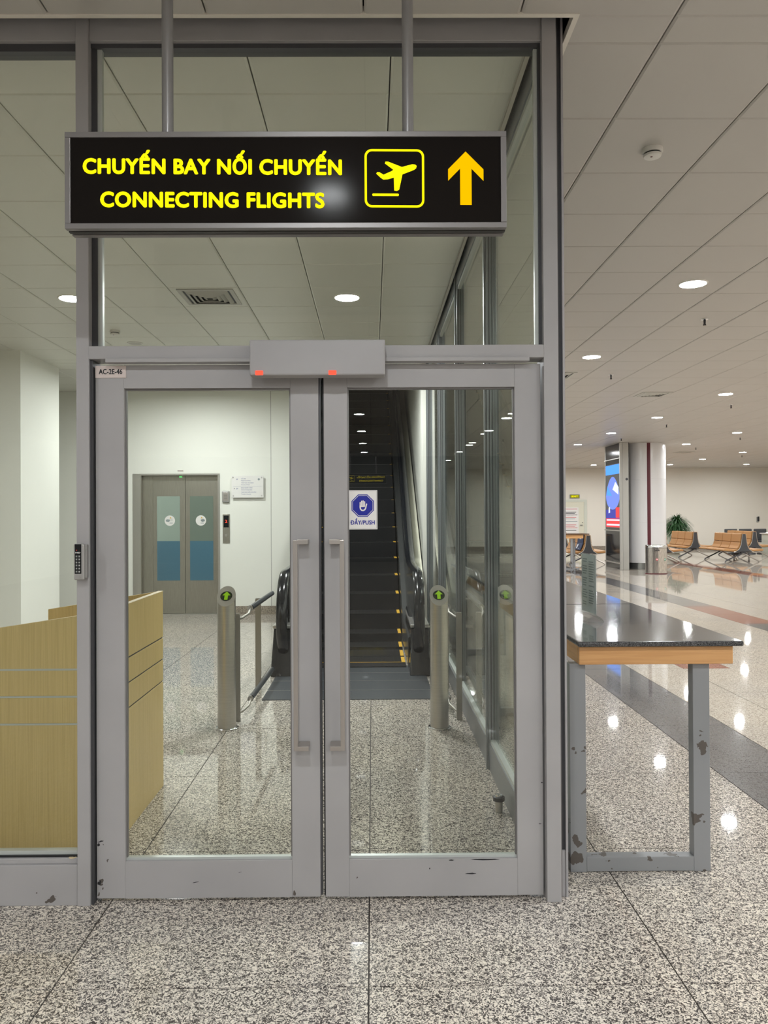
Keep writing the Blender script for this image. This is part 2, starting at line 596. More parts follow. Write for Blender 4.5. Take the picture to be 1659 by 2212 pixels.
def ceil_tile(w, d, m, lipx=0.010, lipy=0.007):
    """tile hanging under the slab with a chamfered lip; top of the mesh at z = +0.03"""
    key = ('c', round(w, 3), round(d, 3), m.name)
    if key in cache:
        return cache[key]
    bm = nb()
    def ring(ax, ay, z):
        return [bm.verts.new((x, y, z)) for x, y in ((-w / 2 + ax, -d / 2 + ay), (w / 2 - ax, -d / 2 + ay), (w / 2 - ax, d / 2 - ay), (-w / 2 + ax, d / 2 - ay))]
    a, b, c = ring(lipx, lipy, 0.0), ring(0.0, 0.0, 0.005), ring(0.0, 0.0, 0.03)
    bm.faces.new(a[::-1])
    for p, q in ((a, b), (b, c)):
        for i in range(4):
            bm.faces.new((p[i], p[(i + 1) % 4], q[(i + 1) % 4], q[i]))
    me = bpy.data.meshes.new('ceiling_tile')
    bm.to_mesh(me)
    bm.free()
    me.materials.append(m)
    cache[key] = me
    return me

def lay(x0, x1, y0, y1, gx, gy, m):
    out = []
    k0, k1 = math.floor((x0 - gx) / CT), math.ceil((x1 - gx) / CT)
    j0, j1 = math.floor((y0 - gy) / CT), math.ceil((y1 - gy) / CT)
    for k in range(k0, k1):
        for j in range(j0, j1):
            a0, a1 = max(x0, gx + k * CT + 0.003), min(x1, gx + (k + 1) * CT - 0.003)
            b0, b1 = max(y0, gy + j * CT + 0.001), min(y1, gy + (j + 1) * CT - 0.001)
            if a1 - a0 > 0.04 and b1 - b0 > 0.04:
                out.append((ceil_tile(a1 - a0, b1 - b0, m), ((a0 + a1) / 2, (b0 + b1) / 2, CZ)))
    return out

CGX, CGY = 1.157, 3.099
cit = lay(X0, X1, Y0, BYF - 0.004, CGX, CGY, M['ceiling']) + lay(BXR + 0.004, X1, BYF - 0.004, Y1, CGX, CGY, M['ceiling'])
seen = sorted([t for t in cit if visible(*t[1])], key=lambda t: t[1][0] ** 2 + t[1][1] ** 2)[:295]
ids = set(id(t) for t in seen)
for me, loc in seen:
    put('ceiling_tile', me, loc, ceiling)
join_tiles('distant_ceiling_tiles', [t for t in cit if id(t) not in ids], ceiling)

IGX, IGY = 0.085, 3.466
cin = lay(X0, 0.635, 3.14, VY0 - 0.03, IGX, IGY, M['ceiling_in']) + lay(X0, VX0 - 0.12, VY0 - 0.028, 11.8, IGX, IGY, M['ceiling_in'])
seen = sorted([t for t in cin if visible(*t[1])], key=lambda t: t[1][0] ** 2 + t[1][1] ** 2)[:295]
ids = set(id(t) for t in seen)
for me, loc in seen:
    put('ceiling_tile', me, loc, ceiling_in)
join_tiles('distant_ceiling_tiles', [t for t in cin if id(t) not in ids], ceiling_in)

tr = nb()
bx(tr, X0, BXR, BYF - 0.02, BYF, CZ - 0.003, CZ + 0.10)
bx(tr, BXR, BXR + 0.02, BYF - 0.02, 9.6, CZ - 0.003, CZ + 0.10)
tag(obj('trim_1', tr, M['trim']), 'thin cream edge trim round the ceiling opening above the glass front', 'trim', kind='structure')
tr = nb()
bx(tr, X0, 0.655, 3.118, 3.138, CZ - 0.003, CZ + 0.03)
bx(tr, 0.637, 0.655, 3.138, VY0, CZ - 0.003, CZ + 0.03)
tag(obj('trim_2', tr, M['trim']), 'thin cream edge trim of the lobby ceiling just inside the glass', 'trim', kind='structure')

# ------------------------------------------------------------------ walls
def wall(name, bm, m, label, **k):
    return tag(obj(name, bm, m, **k), label, 'wall', kind='structure')

wall('wall_far', box(X0, X1, Y1, Y1 + 0.2, 0, CZ + 0.03), M['hallwall'], 'plain cream wall at the far end of the hall')
wall('wall_hall_right', box(X1, X1 + 0.2, Y0, Y1, 0, CZ + 0.03), M['hallwall'], 'cream side wall of the hall beyond the right edge of view')
wall('wall_hall_left', box(X0 - 0.2, X0, Y0, Y1, 0, CZ + 0.03), M['hallwall'], 'side wall beyond the left edge of view')
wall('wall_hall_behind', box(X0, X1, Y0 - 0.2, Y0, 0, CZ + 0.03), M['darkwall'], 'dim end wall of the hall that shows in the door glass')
bk = nb()
bx(bk, X0, -3.62, 11.80, 12.0, 0, CZ + 0.03)
bx(bk, -3.62, -2.31, 11.80, 12.0, 2.13, CZ + 0.03)
bx(bk, -2.31, -1.535, 11.80, 12.0, 0, CZ + 0.03)
bx(bk, -1.530, VX0, 11.80, 12.0, 0, CZ + 0.03)
bx(bk, -3.62, -2.31, 12.0, 12.1, 0, 2.2)
wb = wall('wall_back', bk, M['wall'], 'white lobby wall with the steel lift doors in it')
obj('joint_line', box(-1.536, -1.529, 11.803, 11.83, 0.12, CZ), M['gap'], wb)
cl = box(X0, -3.97, 8.82, 9.9, 0, CZ + 0.03)
wall('wall_pier', cl, M['wall'], 'white wall pier left of the lift doors, seen through the left pane')
sh = nb()
bx(sh, VX0 - 0.12, VX0, 12.0, 18.6, 0, 7.5)
bx(sh, VX0 - 0.12, VX0, 9.6, 12.0, CZ - 0.003, 7.5)
wall('wall_shaft_left', sh, M['wall'], 'white side wall left of the escalator')
sh = nb()
bx(sh, VX1, 0.745, 9.62, 18.6, 0, 7.5)
bx(sh, VX1, 0.745, 9.60, 9.62, 0, CZ)
wall('wall_shaft_right', sh, M['wall'], 'bright white side wall right of the escalator')
sh = nb()
bx(sh, VX0, VX1, VY0 - 0.1, VY0, CZ - 0.02, 7.5)
wall('wall_shaft_front', sh, M['wall'], 'upright face of the ceiling opening above the escalator')
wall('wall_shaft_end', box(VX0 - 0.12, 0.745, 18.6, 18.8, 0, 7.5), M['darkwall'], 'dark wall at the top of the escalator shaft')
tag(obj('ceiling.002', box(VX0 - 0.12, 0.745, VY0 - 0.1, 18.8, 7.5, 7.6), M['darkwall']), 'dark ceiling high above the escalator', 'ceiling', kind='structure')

sk = nb()
bx(sk, X0, -3.66, 11.775, 11.80, 0, 0.125)
tag(obj('baseboard_left', sk, M['skirting']), 'brown speckled granite skirting left of the lift', 'skirting', kind='structure')
sk = box(-2.30, VX0 - 0.12, 11.775, 11.80, 0, 0.125)
tag(obj('baseboard_back', sk, M['skirting']), 'brown speckled granite skirting between lift and escalator', 'skirting', kind='structure')
sk = box(X0, X1, Y1 - 0.02, Y1, 0, 0.15)
tag(obj('baseboard_far', sk, M['skirting']), 'granite skirting along the far hall wall', 'skirting', kind='structure')

# ------------------------------------------------------------------ glazed front
WF = T('wall_front', 'grey metal framed glass screen with a pair of doors, facing the viewer', 'glass wall', (0, 3.0, 0), kind='structure')
obj('mullion', box(-1.137, -1.088, 3.0, 3.10, 0.0, 3.50), M['paint'], WF, 0.002)
obj('mullion_channel', box(-1.0885, -1.078, 3.012, 3.10, 0.0, 2.10), M['alu_dark'], WF)
obj('mullion_channel', box(-1.0885, -1.066, 3.035, 3.09, 2.146, 3.32), M['alu_dark'], WF)
obj('glazing_bead', box(-1.066, -1.048, 3.040, 3.060, 2.146, 3.32), M['bead'], WF)
obj('corner_post', box(0.665, 0.720, 3.0, 3.12, 0.0, 3.50), M['paint'], WF, 0.002)
obj('corner_channel', box(0.720, 0.748, 3.055, 3.12, 0.0, 3.50), M['alu_dark'], WF)
obj('corner_channel_rib', box(0.727, 0.733, 3.043, 3.056, 0.0, 3.50), M['signframe'], WF)
obj('corner_flange', box(0.748, 0.756, 3.040, 3.12, 0.0, 3.50), M['paint'], WF)
obj('corner_bracket', box(0.722, 0.747, 3.046, 3.056, 0.0, 0.18), M['paint'], WF)
obj('glazing_bead', box(0.640, 0.654, 3.040, 3.060, 2.146, 3.32), M['bead'], WF)
obj('bead_shadow_gap', box(0.654, 0.6655, 3.03, 3.06, 2.146, 3.32), M['alu_dark'], WF)
for xm in (-2.95, -4.8, -6.6):
    obj('mullion', box(xm, xm + 0.05, 3.0, 3.10, 0.0, 3.50), M['paint'], WF, 0.002)
hd = nb()
bx(hd, X0, -1.137, 3.012, 3.10, 3.335, 3.50)
bx(hd, -1.088, 0.665, 3.012, 3.10, 3.335, 3.50)
obj('header_rail', hd, M['paint'], WF, 0.002)
hd = nb()
bx(hd, X0, -1.137, 3.03, 3.09, 3.305, 3.335)
bx(hd, -1.088, 0.665, 3.03, 3.09, 3.318, 3.335)
obj('header_bead', hd, M['alu_dark'], WF)
obj('transom', box(-1.088, 0.665, 2.998, 3.10, 2.098, 2.148), M['paint'], WF, 0.002)
obj('door_track', box(-1.02, 0.607, 2.985, 3.03, 2.083, 2.0975), M['paint'], WF, 0.001)
rl = nb()
bx(rl, X0, -1.137, 3.006, 3.09, 0.0, 0.155)
obj('bottom_rail', rl, M['paint'], WF, 0.002)
obj('rail_cap', box(X0, -1.137, 3.018, 3.085, 0.155, 0.176), M['paint'], WF, 0.002)
obj('rail_gasket', box(X0, -1.137, 3.03, 3.075, 0.176, 0.183), M['rubber'], WF)
obj('glazing_bead', box(X0, -1.137, 3.038, 3.066, 0.183, 0.198), M['bead'], WF)
for xa, xb in ((-1.137, -2.90), (-2.95, -4.75), (-4.8, -6.55), (-6.6, X0)):
    obj('glass_pane', box(xb, xa, 3.046, 3.056, 0.17, 3.33), M['glass'], WF)
obj('glass_pane', box(-1.07, 0.656, 3.046, 3.056, 2.14, 3.33), M['glass'], WF)
tag(obj('screw_patch', lathe(nb(), [(0.017, 0.1758), (0.013, 0.1772)], -1.165, 3.032, 16), M['oak_edge'], WF), 'cream filler patch with a dark screw hole')
obj('screw', lathe(nb(), [(0.004, 0.177), (0.004, 0.1785)], -1.160, 3.031, 10), M['ink'], WF)

def leaf(name, x0, x1, gx0, gx1, label, hinge_left):
    d = T(name, label, 'glass door', ((x0 + x1) / 2, 3.03, 0.0), kind='structure')
    zt, zb, gt, gb = 2.080, 0.014, 1.990, 0.157
    obj('stile', box(x0, gx0, 3.03, 3.078, zb, zt), M['paint'], d, 0.0025)
    obj('stile', box(gx1, x1, 3.03, 3.078, zb, zt), M['paint'], d, 0.0025)
    obj('top_rail', box(gx0, gx1, 3.0302, 3.0778, gt, zt), M['paint'], d)
    obj('bottom_rail', box(gx0, gx1, 3.0302, 3.0778, zb, gb), M['paint'], d)
    bd = nb()
    bx(bd, gx0, gx1, 3.044, 3.064, gb, gb + 0.009)
    obj('glazing_bead', bd, M['bead'], d)
    bd = nb()
    bx(bd, gx0, gx1, 3.046, 3.062, gt - 0.006, gt)
    bx(bd, gx0, gx0 + 0.005, 3.046, 3.062, gb + 0.009, gt - 0.006)
    bx(bd, gx1 - 0.005, gx1, 3.046, 3.062, gb + 0.009, gt - 0.006)
    obj('glazing_bead', bd, M['signframe'], d)
    obj('glass_pane', box(gx0 + 0.001, gx1 - 0.001, 3.049, 3.059, gb, gt), M['glass'], d)
    # pull handle: square bar carried by two arms
    s = 1 if hinge_left else -1
    hx = -0.302 if hinge_left else -0.109
    hb = nb()
    a, b = sorted((hx, hx + s * 0.016))
    bx(hb, a, b, 2.955, 2.972, 0.600, 1.398)
    h = obj('pull_handle', hb, M['handle'], d, 0.0015)
    for zz in (1.383, 0.600):
        a, b = sorted((hx + s * 0.015, hx + s * 0.056))
        ab = nb()
        bx(ab, a, b, 2.955, 3.0305, zz, zz + 0.017)
        obj('handle_arm', ab, M['handle'], h, 0.001)
    tag(h, 'long square pull handle in satin steel')
    return d

door_l = leaf('door_1', -1.074, -0.208, -0.963, -0.318, 'left leaf of the grey double glass door, with a small number plate', True)
door_r = leaf('door_2', -0.188, 0.658, -0.096, 0.556, 'right leaf of the grey double glass door, with a blue push sticker', False)
obj('edge_seal', box(-0.208, -0.200, 3.034, 3.074, 0.02, 2.075), M['alu_dark'], door_l)
obj('edge_seal', box(-0.193, -0.188, 3.034, 3.074, 0.02, 2.075), M['rubber'], door_r)
# wear marks on the leaves
for nm, x, z, w, h in (('paint_chip', 0.375, 0.100, 0.048, 0.005), ('paint_chip', 0.43, 0.1535, 0.115, 0.006),
                       ('paint_chip', 0.215, 0.121, 0.005, 0.007), ('paint_chip', 0.645, 0.29, 0.012, 0.004), ('paint_chip', 0.653, 0.45, 0.008, 0.005), ('paint_chip', 0.30, 0.152, 0.02, 0.004)):
    pts = [(w / 2 * math.cos(a) * random.uniform(0.75, 1.1), h / 2 * math.sin(a) * random.uniform(0.5, 1.3)) for a in [i * math.pi / 7 for i in range(14)]]
    obj(nm, prism(nb(), pts, ((x, 3.0302, z), FX, FZ), 0.0006), M['ink'], door_r)
for x, z, w, h in ((-1.058, 0.235, 0.022, 0.006), (-1.066, 0.222, 0.012, 0.014), (-1.064, 0.075, 0.016, 0.02), (-0.69, 0.075, 0.026, 0.0025), (-0.52, 0.112, 0.012, 0.002)):
    pts = [(w / 2 * math.cos(a) * random.uniform(0.7, 1.1), h / 2 * math.sin(a) * random.uniform(0.5, 1.3) + 0.3 * w * 0.35 * math.cos(a)) for a in [i * math.pi / 6 for i in range(12)]]
    obj('paint_chip', prism(nb(), pts, ((x, 3.0302, z), FX, FZ), 0.0006), M['ink'], door_l)

pl = obj('number_plate', box(-1.073, -0.954, 3.0268, 3.030, 2.030, 2.078), M['plate'], door_l, 0.001)
tag(pl, 'small pinkish plate reading AC-2E-46')
text('lettering', 'AC-2E-46', ((-1.0135, 3.0267, 2.045), FX, FZ), 0.090, 0.0205, M['ink'], pl, 0.03, 'C', 0.0008)

st = obj('push_sticker', box(-0.0945, 0.0195, 3.0465, 3.0488, 1.437, 1.590), M['paper'], door_r)
tag(st, 'white sticker with a blue octagon, a white hand and DAY/PUSH below')
fr = nb()
for a in ((-0.0915, 0.0165, 1.5865, 1.587), (-0.0915, 0.0165, 1.440, 1.4405), (-0.0915, -0.091, 1.440, 1.587), (0.016, 0.0165, 1.440, 1.587)):
    bx(fr, a[0], a[1], 3.0462, 3.0466, a[2], a[3])
obj('border_line', fr, M['ink'], st)
def ngon(r, n, rot=0):
    return [(r * math.cos(rot + 2 * math.pi * i / n), r * math.sin(rot + 2 * math.pi * i / n)) for i in range(n)]
oc = (-0.0375, 3.0466, 1.5295)
def yface(o, dy):
    return ((o[0], o[1] - dy, o[2]), FX, FZ)
obj('octagon', prism(nb(), ngon(0.0475, 8, math.pi / 8), yface(oc, 0.0000), 0.0004), M['blue'], st)
obj('octagon_line', prism(nb(), ngon(0.0437, 8, math.pi / 8), yface(oc, 0.0005), 0.0003), M['paper'], st)
obj('octagon', prism(nb(), ngon(0.0418, 8, math.pi / 8), yface(oc, 0.0009), 0.0003), M['blue'], st)
hand = nb()
def stroke(bm, pts, w, o, dy, nrm=None):
    """flat rounded stroke on a front face"""
    for (u0, v0), (u1, v1) in zip(pts, pts[1:]):
        dy += 0.00003
        a = math.atan2(v1 - v0, u1 - u0)
        poly = [(u1 + w * math.cos(a + t), v1 + w * math.sin(a + t)) for t in [-math.pi / 2 + k * math.pi / 6 for k in range(7)]]
        poly += [(u0 + w * math.cos(a + t), v0 + w * math.sin(a + t)) for t in [math.pi / 2 + k * math.pi / 6 for k in range(7)]]
        prism(bm, poly, yface(o, dy), 0.0003)
s = 0.001
for k, (u, top, bot) in enumerate(((-10, 12, -6), (-4.2, 17.5, -2), (1.6, 18.5, -1), (7.2, 15, -2))):
    stroke(hand, [(u * s, bot * s), (u * s, top * s)], 2.3 * s, oc, 0.0013 + 0.00003 * k)
stroke(hand, [(15 * s, 6 * s), (12 * s, -6 * s)], 2.4 * s, oc, 0.0019)
stroke(hand, [(r * s * 1.0, q * s) for r, q in ((-10, -6), (-9, -13), (-4.5, -18), (1.5, -19), (7.5, -16), (11, -10), (12.3, -5))], 2.5 * s, oc, 0.0015)
stroke(hand, [(-10 * s, 0), (-10 * s, -8 * s)], 2.6 * s, oc, 0.0020)
stroke(hand, [(-7 * s, -3 * s), (7 * s, -2.5 * s)], 2.4 * s, oc, 0.0021)
obj('hand_symbol', hand, M['paper'], st)
text('lettering', 'DẨY/PUSH', ((-0.0375, 3.0464, 1.456), FX, FZ), 0.092, 0.0165, M['blue'], st, 0.03, 'C', 0.0008)
obj('crossbar', box(-0.0860, -0.0790, 3.0452, 3.0465, 1.4632, 1.4655), M['blue'], st)

# door sensor over the doors
SN = T('door_sensor', 'wide grey sensor box over the doors with two red lights', 'sensor', (-0.204, 2.93, 2.02))
obj('housing', box(-0.459, 0.051, 2.925, 2.997, 2.020, 2.154), M['paint'], SN, 0.006, seg=3)
for xx in (-0.4225, -0.1475):
    obj('indicator_light', box(xx - 0.0145, xx + 0.0145, 2.9215, 2.928, 2.0205, 2.037), M['red_led'], SN, 0.002)
obj('mounting_plate', box(-0.448, 0.040, 2.997, 3.0295, 2.030, 2.082), M['alu_dark'], SN)

# card reader on the mullion
RD = T('keypad_reader', 'small grey keypad reader on the left mullion of the doors', 'keypad', (-1.11, 2.98, 1.25))
obj('back_box', box(-1.136, -1.090, 2.975, 2.9995, 1.258, 1.386), M['reader_grey'], RD, 0.003)
obj('body', box(-1.133, -1.093, 2.958, 2.975, 1.252, 1.390), M['reader_grey'], RD, 0.006, seg=3)
obj('face', box(-1.128, -1.103, 2.9565, 2.959, 1.276, 1.388), M['black_gloss'], RD, 0.001)
for r in range(6):
    for c in range(2):
        kx, kz = -1.1205 + c * 0.0105, 1.342 - r * 0.0115
        obj('key', box(kx - 0.0032, kx + 0.0032, 2.955, 2.9566, kz - 0.0036, kz + 0.0036), M['key'], RD)
        text('numeral', '1234567890*#'[(r * 2 + c) % 12], ((kx, 2.9549, kz - 0.0022), FX, FZ), None, 0.0045, M['paper'], RD, 0.02, 'C', 0.0002)
text('lettering', 'HID', ((-1.1155, 2.9563, 1.3535), FX, FZ), 0.018, 0.0055, M['paper'], RD, 0.05, 'C', 0.0003)
obj('led', box(-1.1215, -1.1195, 2.956, 2.9566, 1.3645, 1.3665), M['red_led'], RD)
bt = nb()
tube(bt, [(-1.112, 2.9585, 1.263), (-1.112, 2.956, 1.263)], 0.0045, 16, side=Vector((1, 0, 0)))
obj('button', bt, M['reader_grey'], RD)

# ------------------------------------------------------------------ hanging sign
def sxz(cx, cy):
    """sign artwork measured in its own layout grid -> metres on the sign face"""
    px, py = 120 + cx / 1.659, 260 + cy / 1.659
    return -0.982 + (px - 140) * 0.001487, 2.721 - ((py - 290) + 0.0078 * (px - 140)) * 0.001487

def make_sign(y, full=True, back=False):
    lab = 'illuminated black CHUYẾN BAY NỐI CHUYẾN / CONNECTING FLIGHTS sign hung above the doors' if full else 'second black connecting flights sign far behind the viewer, reflected in the door glass'
    S = T('hanging_sign' , lab, 'sign', (-0.27, y, 2.41))
    th = 0.084
    yf, yb = (y, y + th)
    rim = 0.018
    x0, x1, z0, z1 = -0.981, 0.437, 2.415, 2.727
    obj('housing', box(x0 + 0.004, x1 - 0.004, yf + 0.006, yb - 0.006, z0 + 0.004, z1 - 0.004), M['signunder'], S)
    f = nb()
    for ya, yb2 in ((yf, yf + 0.022), (yb - 0.022, yb)):
        bx(f, x0, x1, ya, yb2, z1 - rim, z1)
        bx(f, x0, x1, ya, yb2, z0, z0 + rim)
        bx(f, x0, x0 + rim, ya, yb2, z0 + rim, z1 - rim)
        bx(f, x1 - rim, x1, ya, yb2, z0 + rim, z1 - rim)
    obj('frame', f, M['signframe'], S, 0.0015)
    obj('centre_strip', box(x0, x1, yf + 0.034, yf + 0.050, z0 + 0.001, z0 + 0.006), M['signunder'], S)
    obj('face_panel', box(x0 + rim, x1 - rim, yf + 0.004, yf + 0.007, z0 + rim, z1 - rim), M['signblack'], S)
    for px in (-0.661, 0.1225):
        p = nb()
        tube(p, [(px, y + 0.042, z1 - 0.002), (px, y + 0.042, CZ + 0.005)], 0.0185, 20, side=Vector((1, 0, 0)))
        obj('pole', p, M['pole'], S, smooth=True)
        p = nb()
        lathe(p, [(0.05, CZ - 0.012), (0.05, CZ - 0.001)], px, y + 0.042, 24)
        obj('pole_plate', p, M['pole'], S)
    if not back:
        O, U, ys = None, FX, yf + 0.004
        def P(cx, cy):
            return sxz(cx, cy)
        sgn = 1
    else:
        ys = yb - 0.004
        def P(cx, cy):
            a, b = sxz(cx, cy)
            return (-0.272 * 2 - a, b)
        sgn = -1
        obj('face_panel', box(x0 + rim, x1 - rim, yb - 0.007, yb - 0.004, z0 + rim, z1 - rim), M['signblack'], S)
    U = (sgn, 0, 0)
    ym, ya_, = (M['yellow_lit'], M['arrow_lit']) if full else (M['yellow_dim'], M['yellow_dim'])
    def fr_at(p):
        return ((p[0], ys, p[1]), U, FZ)
    def poly(pts, m, nm):
        c = [P(*q) for q in pts]
        o = (c[0][0], ys, c[0][1])
        pp = [((a - o[0]) * sgn, b - o[2]) for a, b in c]
        obj(nm, prism(nb(), pp, (o, U, FZ), 0.0015), m, S)
    def line(s_, xl, xr, yb_, nm):
        a, b = P(xl, yb_), P(xr, yb_)
        vv = Vector((b[0] - a[0], 0, b[1] - a[1]))
        w = vv.length
        text(nm, s_, ((a[0], ys, a[1]), vv.normalized(), FZ), w, 0.0485, ym, S, 0.050, 'L', 0.0015)
    line('CHUYẾN BAY NỐI CHUYẾN', 101, 1023, 190, 'lettering')
    line('CONNECTING FLIGHTS', 163, 960, 309.5, 'lettering')
    # rounded square of the aircraft symbol
    def rr(x0_, x1_, y0_, y1_, r):
        out = []
        for cx, cy, a0 in ((x1_ - r, y0_ + r, -90), (x1_ - r, y1_ - r, 0), (x0_ + r, y1_ - r, 90), (x0_ + r, y0_ + r, 180)):
            out += [(cx + r * math.cos(math.radians(a0 + k * 15)), cy + r * math.sin(math.radians(a0 + k * 15))) for k in range(7)]
        return out
    so, si = rr(1107, 1321, 98, 308, 26), rr(1115, 1313, 106, 300, 19)
    bm = nb()
    A = [P(*q) for q in so]
    B = [P(*q) for q in si]
    va = [bm.verts.new((a, ys - 0.0015 * sgn, b)) for a, b in A]
    vb = [bm.verts.new((a, ys - 0.0015 * sgn, b)) for a, b in B]
    for i in range(len(va)):
        j = (i + 1) % len(va)
        bm.faces.new((va[i], va[j], vb[j], vb[i]))
    obj('symbol_border', bm, ym, S)
    poly([(1294, 158), (1292, 166), (1284, 172), (1243, 188), (1231, 243), (1222, 248), (1213, 246), (1212, 200), (1190, 206), (1174, 207), (1165, 201),
          (1149, 186), (1152, 181), (1160, 181), (1175, 190), (1204, 177), (1211, 172), (1180, 149), (1182, 143), (1192, 143), (1241, 162), (1278, 152), (1289, 153)], ym, 'aircraft_symbol')
    poly([(1136, 258), (1228, 258), (1230, 262), (1228, 266), (1136, 266), (1134, 262)], ym, 'runway_line')
    poly([(1470, 105), (1534, 169), (1534, 210), (1491, 166), (1491, 297), (1450, 297), (1450, 166), (1407, 210), (1407, 169)], ya_, 'arrow_symbol')
    return S

make_sign(2.495)
make_sign(-17.2, full=False, back=True)

# ------------------------------------------------------------------ glazed partition on the right
WP = T('wall_partition', 'long grey framed glass partition running back on the right of the doors', 'glass wall', (0.70, 3.2, 0), kind='structure')
ym = [3.12, 4.55, 6.15, 7.80, 9.45]
for i, y in enumerate(ym[1:]):
    obj('mullion', box(0.672, 0.733, y, y + 0.062, 0.0, 3.50), M['alu'], WP, 0.002)
    for xx in (0.685, 0.717):
        obj('mullion_groove', box(xx, xx + 0.006, y - 0.002, y + 0.064, 0.17, 3.33), M['alu_dark'], WP)
    for xx in (0.660, 0.7335):
        obj('mullion_cap', box(xx, xx + 0.011, y + 0.015, y + 0.047, 0.0, 3.40), M['alu'], WP)
for a, b in zip(ym, ym[1:]):
    ya = a + (0.062 if a != 3.12 else 0.0)
    obj('bottom_rail', box(0.676, 0.728, ya, b, 0.0, 0.155), M['alu'], WP)
    obj('rail_cap', box(0.682, 0.722, ya, b, 0.155, 0.178), M['bead'], WP)
    obj('top_rail', box(0.676, 0.728, ya, b, 3.30, 3.50), M['alu'], WP)
    obj('top_bead', box(0.684, 0.720, ya, b, 3.275, 3.30), M['bead'], WP)
    obj('glass_pane', box(0.697, 0.707, ya, b, 0.165, 3.31), M['glass_side'], WP)

# ------------------------------------------------------------------ counter on the right
CN = T('counter', 'long haze-greyed granite topped counter with wooden apron on chipped grey metal legs', 'counter', (1.17, 5.8, 0))
for a, b in ((3.195, 4.528), (4.531, 6.46), (6.463, 8.40)):
    obj('granite_slab', box(0.842, 1.526, a, b, 0.945, 0.967), M['granite'], CN, 0.008, seg=3)
ap = nb()
bx(ap, 0.852, 1.492, 3.222, 3.247, 0.868, 0.944)
bx(ap, 0.852, 0.877, 3.247, 8.36, 0.868, 0.944)
bx(ap, 1.467, 1.492, 3.247, 8.36, 0.868, 0.944)
bx(ap, 0.877, 1.467, 8.335, 8.36, 0.868, 0.944)
obj('apron', ap, M['apron'], CN, 0.004)
for yy in (3.25, 5.75, 8.25):
    f = nb()
    bx(f, 0.818, 0.886, yy, yy + 0.05, 0.0, 0.92) if yy > 3.3 else bx(f, 0.818, 0.886, yy, yy + 0.05, 0.0, 0.868)
    f2 = obj('leg', f, M['paint_leg'], CN, 0.002)
    f = box(1.334, 1.404, yy, yy + 0.05, 0.0, 0.92 if yy > 3.3 else 0.944)
    obj('leg', f, M['paint_leg'], CN, 0.002)
    obj('foot_rail', box(0.886, 1.334, yy, yy + 0.05, 0.002, 0.062), M['paint_leg'], CN, 0.002)

# acrylic leaflet stand on it
ST = T('notice_stand', 'clear acrylic notice stand with a printed sheet on the granite counter', 'notice stand', (1.08, 3.9, 0.967))
hexa_b = nb()
prism(hexa_b, [(-0.042, 0), (0.042, 0), (0.030, 0.016), (0.008, 0.030), (-0.008, 0.030), (-0.030, 0.016)], ((1.083, 3.785, 0.9675), (1, 0, 0), (0, 0, 1)), -0.235)
obj('base', hexa_b, M['acrylic'], ST)
obj('sleeve', hexa(nb(), [(1.072, 4.005, 0.996), (1.088, 3.79, 0.996), (1.092, 3.79, 0.996), (1.076, 4.005, 0.996),
                          (1.072, 4.005, 1.293), (1.088, 3.79, 1.293), (1.092, 3.79, 1.293), (1.076, 4.005, 1.293)]), M['acrylic'], ST)
M['sheet'] = mat('greyed_printed_sheet', (0.62, 0.66, 0.66), 0.5)
sheet = obj('printed_sheet', hexa(nb(), [(1.0735, 3.995, 1.0), (1.0895, 3.80, 1.0), (1.0905, 3.80, 1.0), (1.0745, 3.995, 1.0),
                                 (1.0735, 3.995, 1.29), (1.0895, 3.80, 1.29), (1.0905, 3.80, 1.29), (1.0745, 3.995, 1.29)]), M['sheet'], ST)
M['faint'] = mat('faint_print', (0.30, 0.34, 0.345), 0.6)
pb = nb()
dv = Vector((0.016, -0.195, 0)).normalized()
for r in range(20):
    z = 1.262 - r * 0.012
    for (a, b) in ((0.015, 0.082), (0.10, 0.175)):
        if random.random() < 0.9:
            b2 = a + (b - a) * random.uniform(0.7, 1)
            o = Vector((1.0728, 3.995, z))
            p0, p1 = o + dv * a, o + dv * b2
            v = [pb.verts.new(q) for q in (p0, p1, p1 + Vector((0, 0, 0.006)), p0 + Vector((0, 0, 0.006)))]
            pb.faces.new(v)
obj('print_lines', pb, M['faint'], sheet)

# ------------------------------------------------------------------ wooden desk on the left
DK = T('reception_desk', 'pale oak reception desk behind the left pane, with inlaid grooves', 'desk', (-1.6, 3.9, 0))
bands = ((0.0, 0.576), (0.584, 0.696), (0.704, 0.816))
for a, b in bands:
    obj('front_board', box(-2.75, -1.165, 3.44, 3.465, a, b), M['oak'], DK, 0.0015)
    obj('side_board', box(-1.190, -1.165, 3.466, 4.335, a, b), M['oak'], DK, 0.0015)
def ztop(x):
    return 1.076 + 0.150 * (x + 1.165)
obj('front_board', hexa(nb(), [(-2.75, 3.44, 0.824), (-1.165, 3.44, 0.824), (-1.165, 3.465, 0.824), (-2.75, 3.465, 0.824),
                               (-2.75, 3.44, ztop(-2.75)), (-1.165, 3.44, ztop(-1.165)), (-1.165, 3.465, ztop(-1.165)), (-2.75, 3.465, ztop(-2.75))]), M['oak'], DK)
obj('side_board', box(-1.190, -1.165, 3.466, 4.335, 0.824, 1.0755), M['oak'], DK, 0.0015)
obj('side_cap', box(-1.191, -1.164, 3.44, 4.335, 1.0756, 1.0775), M['oak_edge'], DK)
obj('back_board', hexa(nb(), [(-1.79, 4.31, 0.0), (-1.191, 4.31, 0.0), (-1.191, 4.335, 0.0), (-1.79, 4.335, 0.0),
                              (-1.79, 4.31, ztop(-1.79) - 0.001), (-1.191, 4.31, 1.0755), (-1.191, 4.335, 1.0755), (-1.79, 4.335, ztop(-1.79) - 0.001)]), M['oak'], DK)
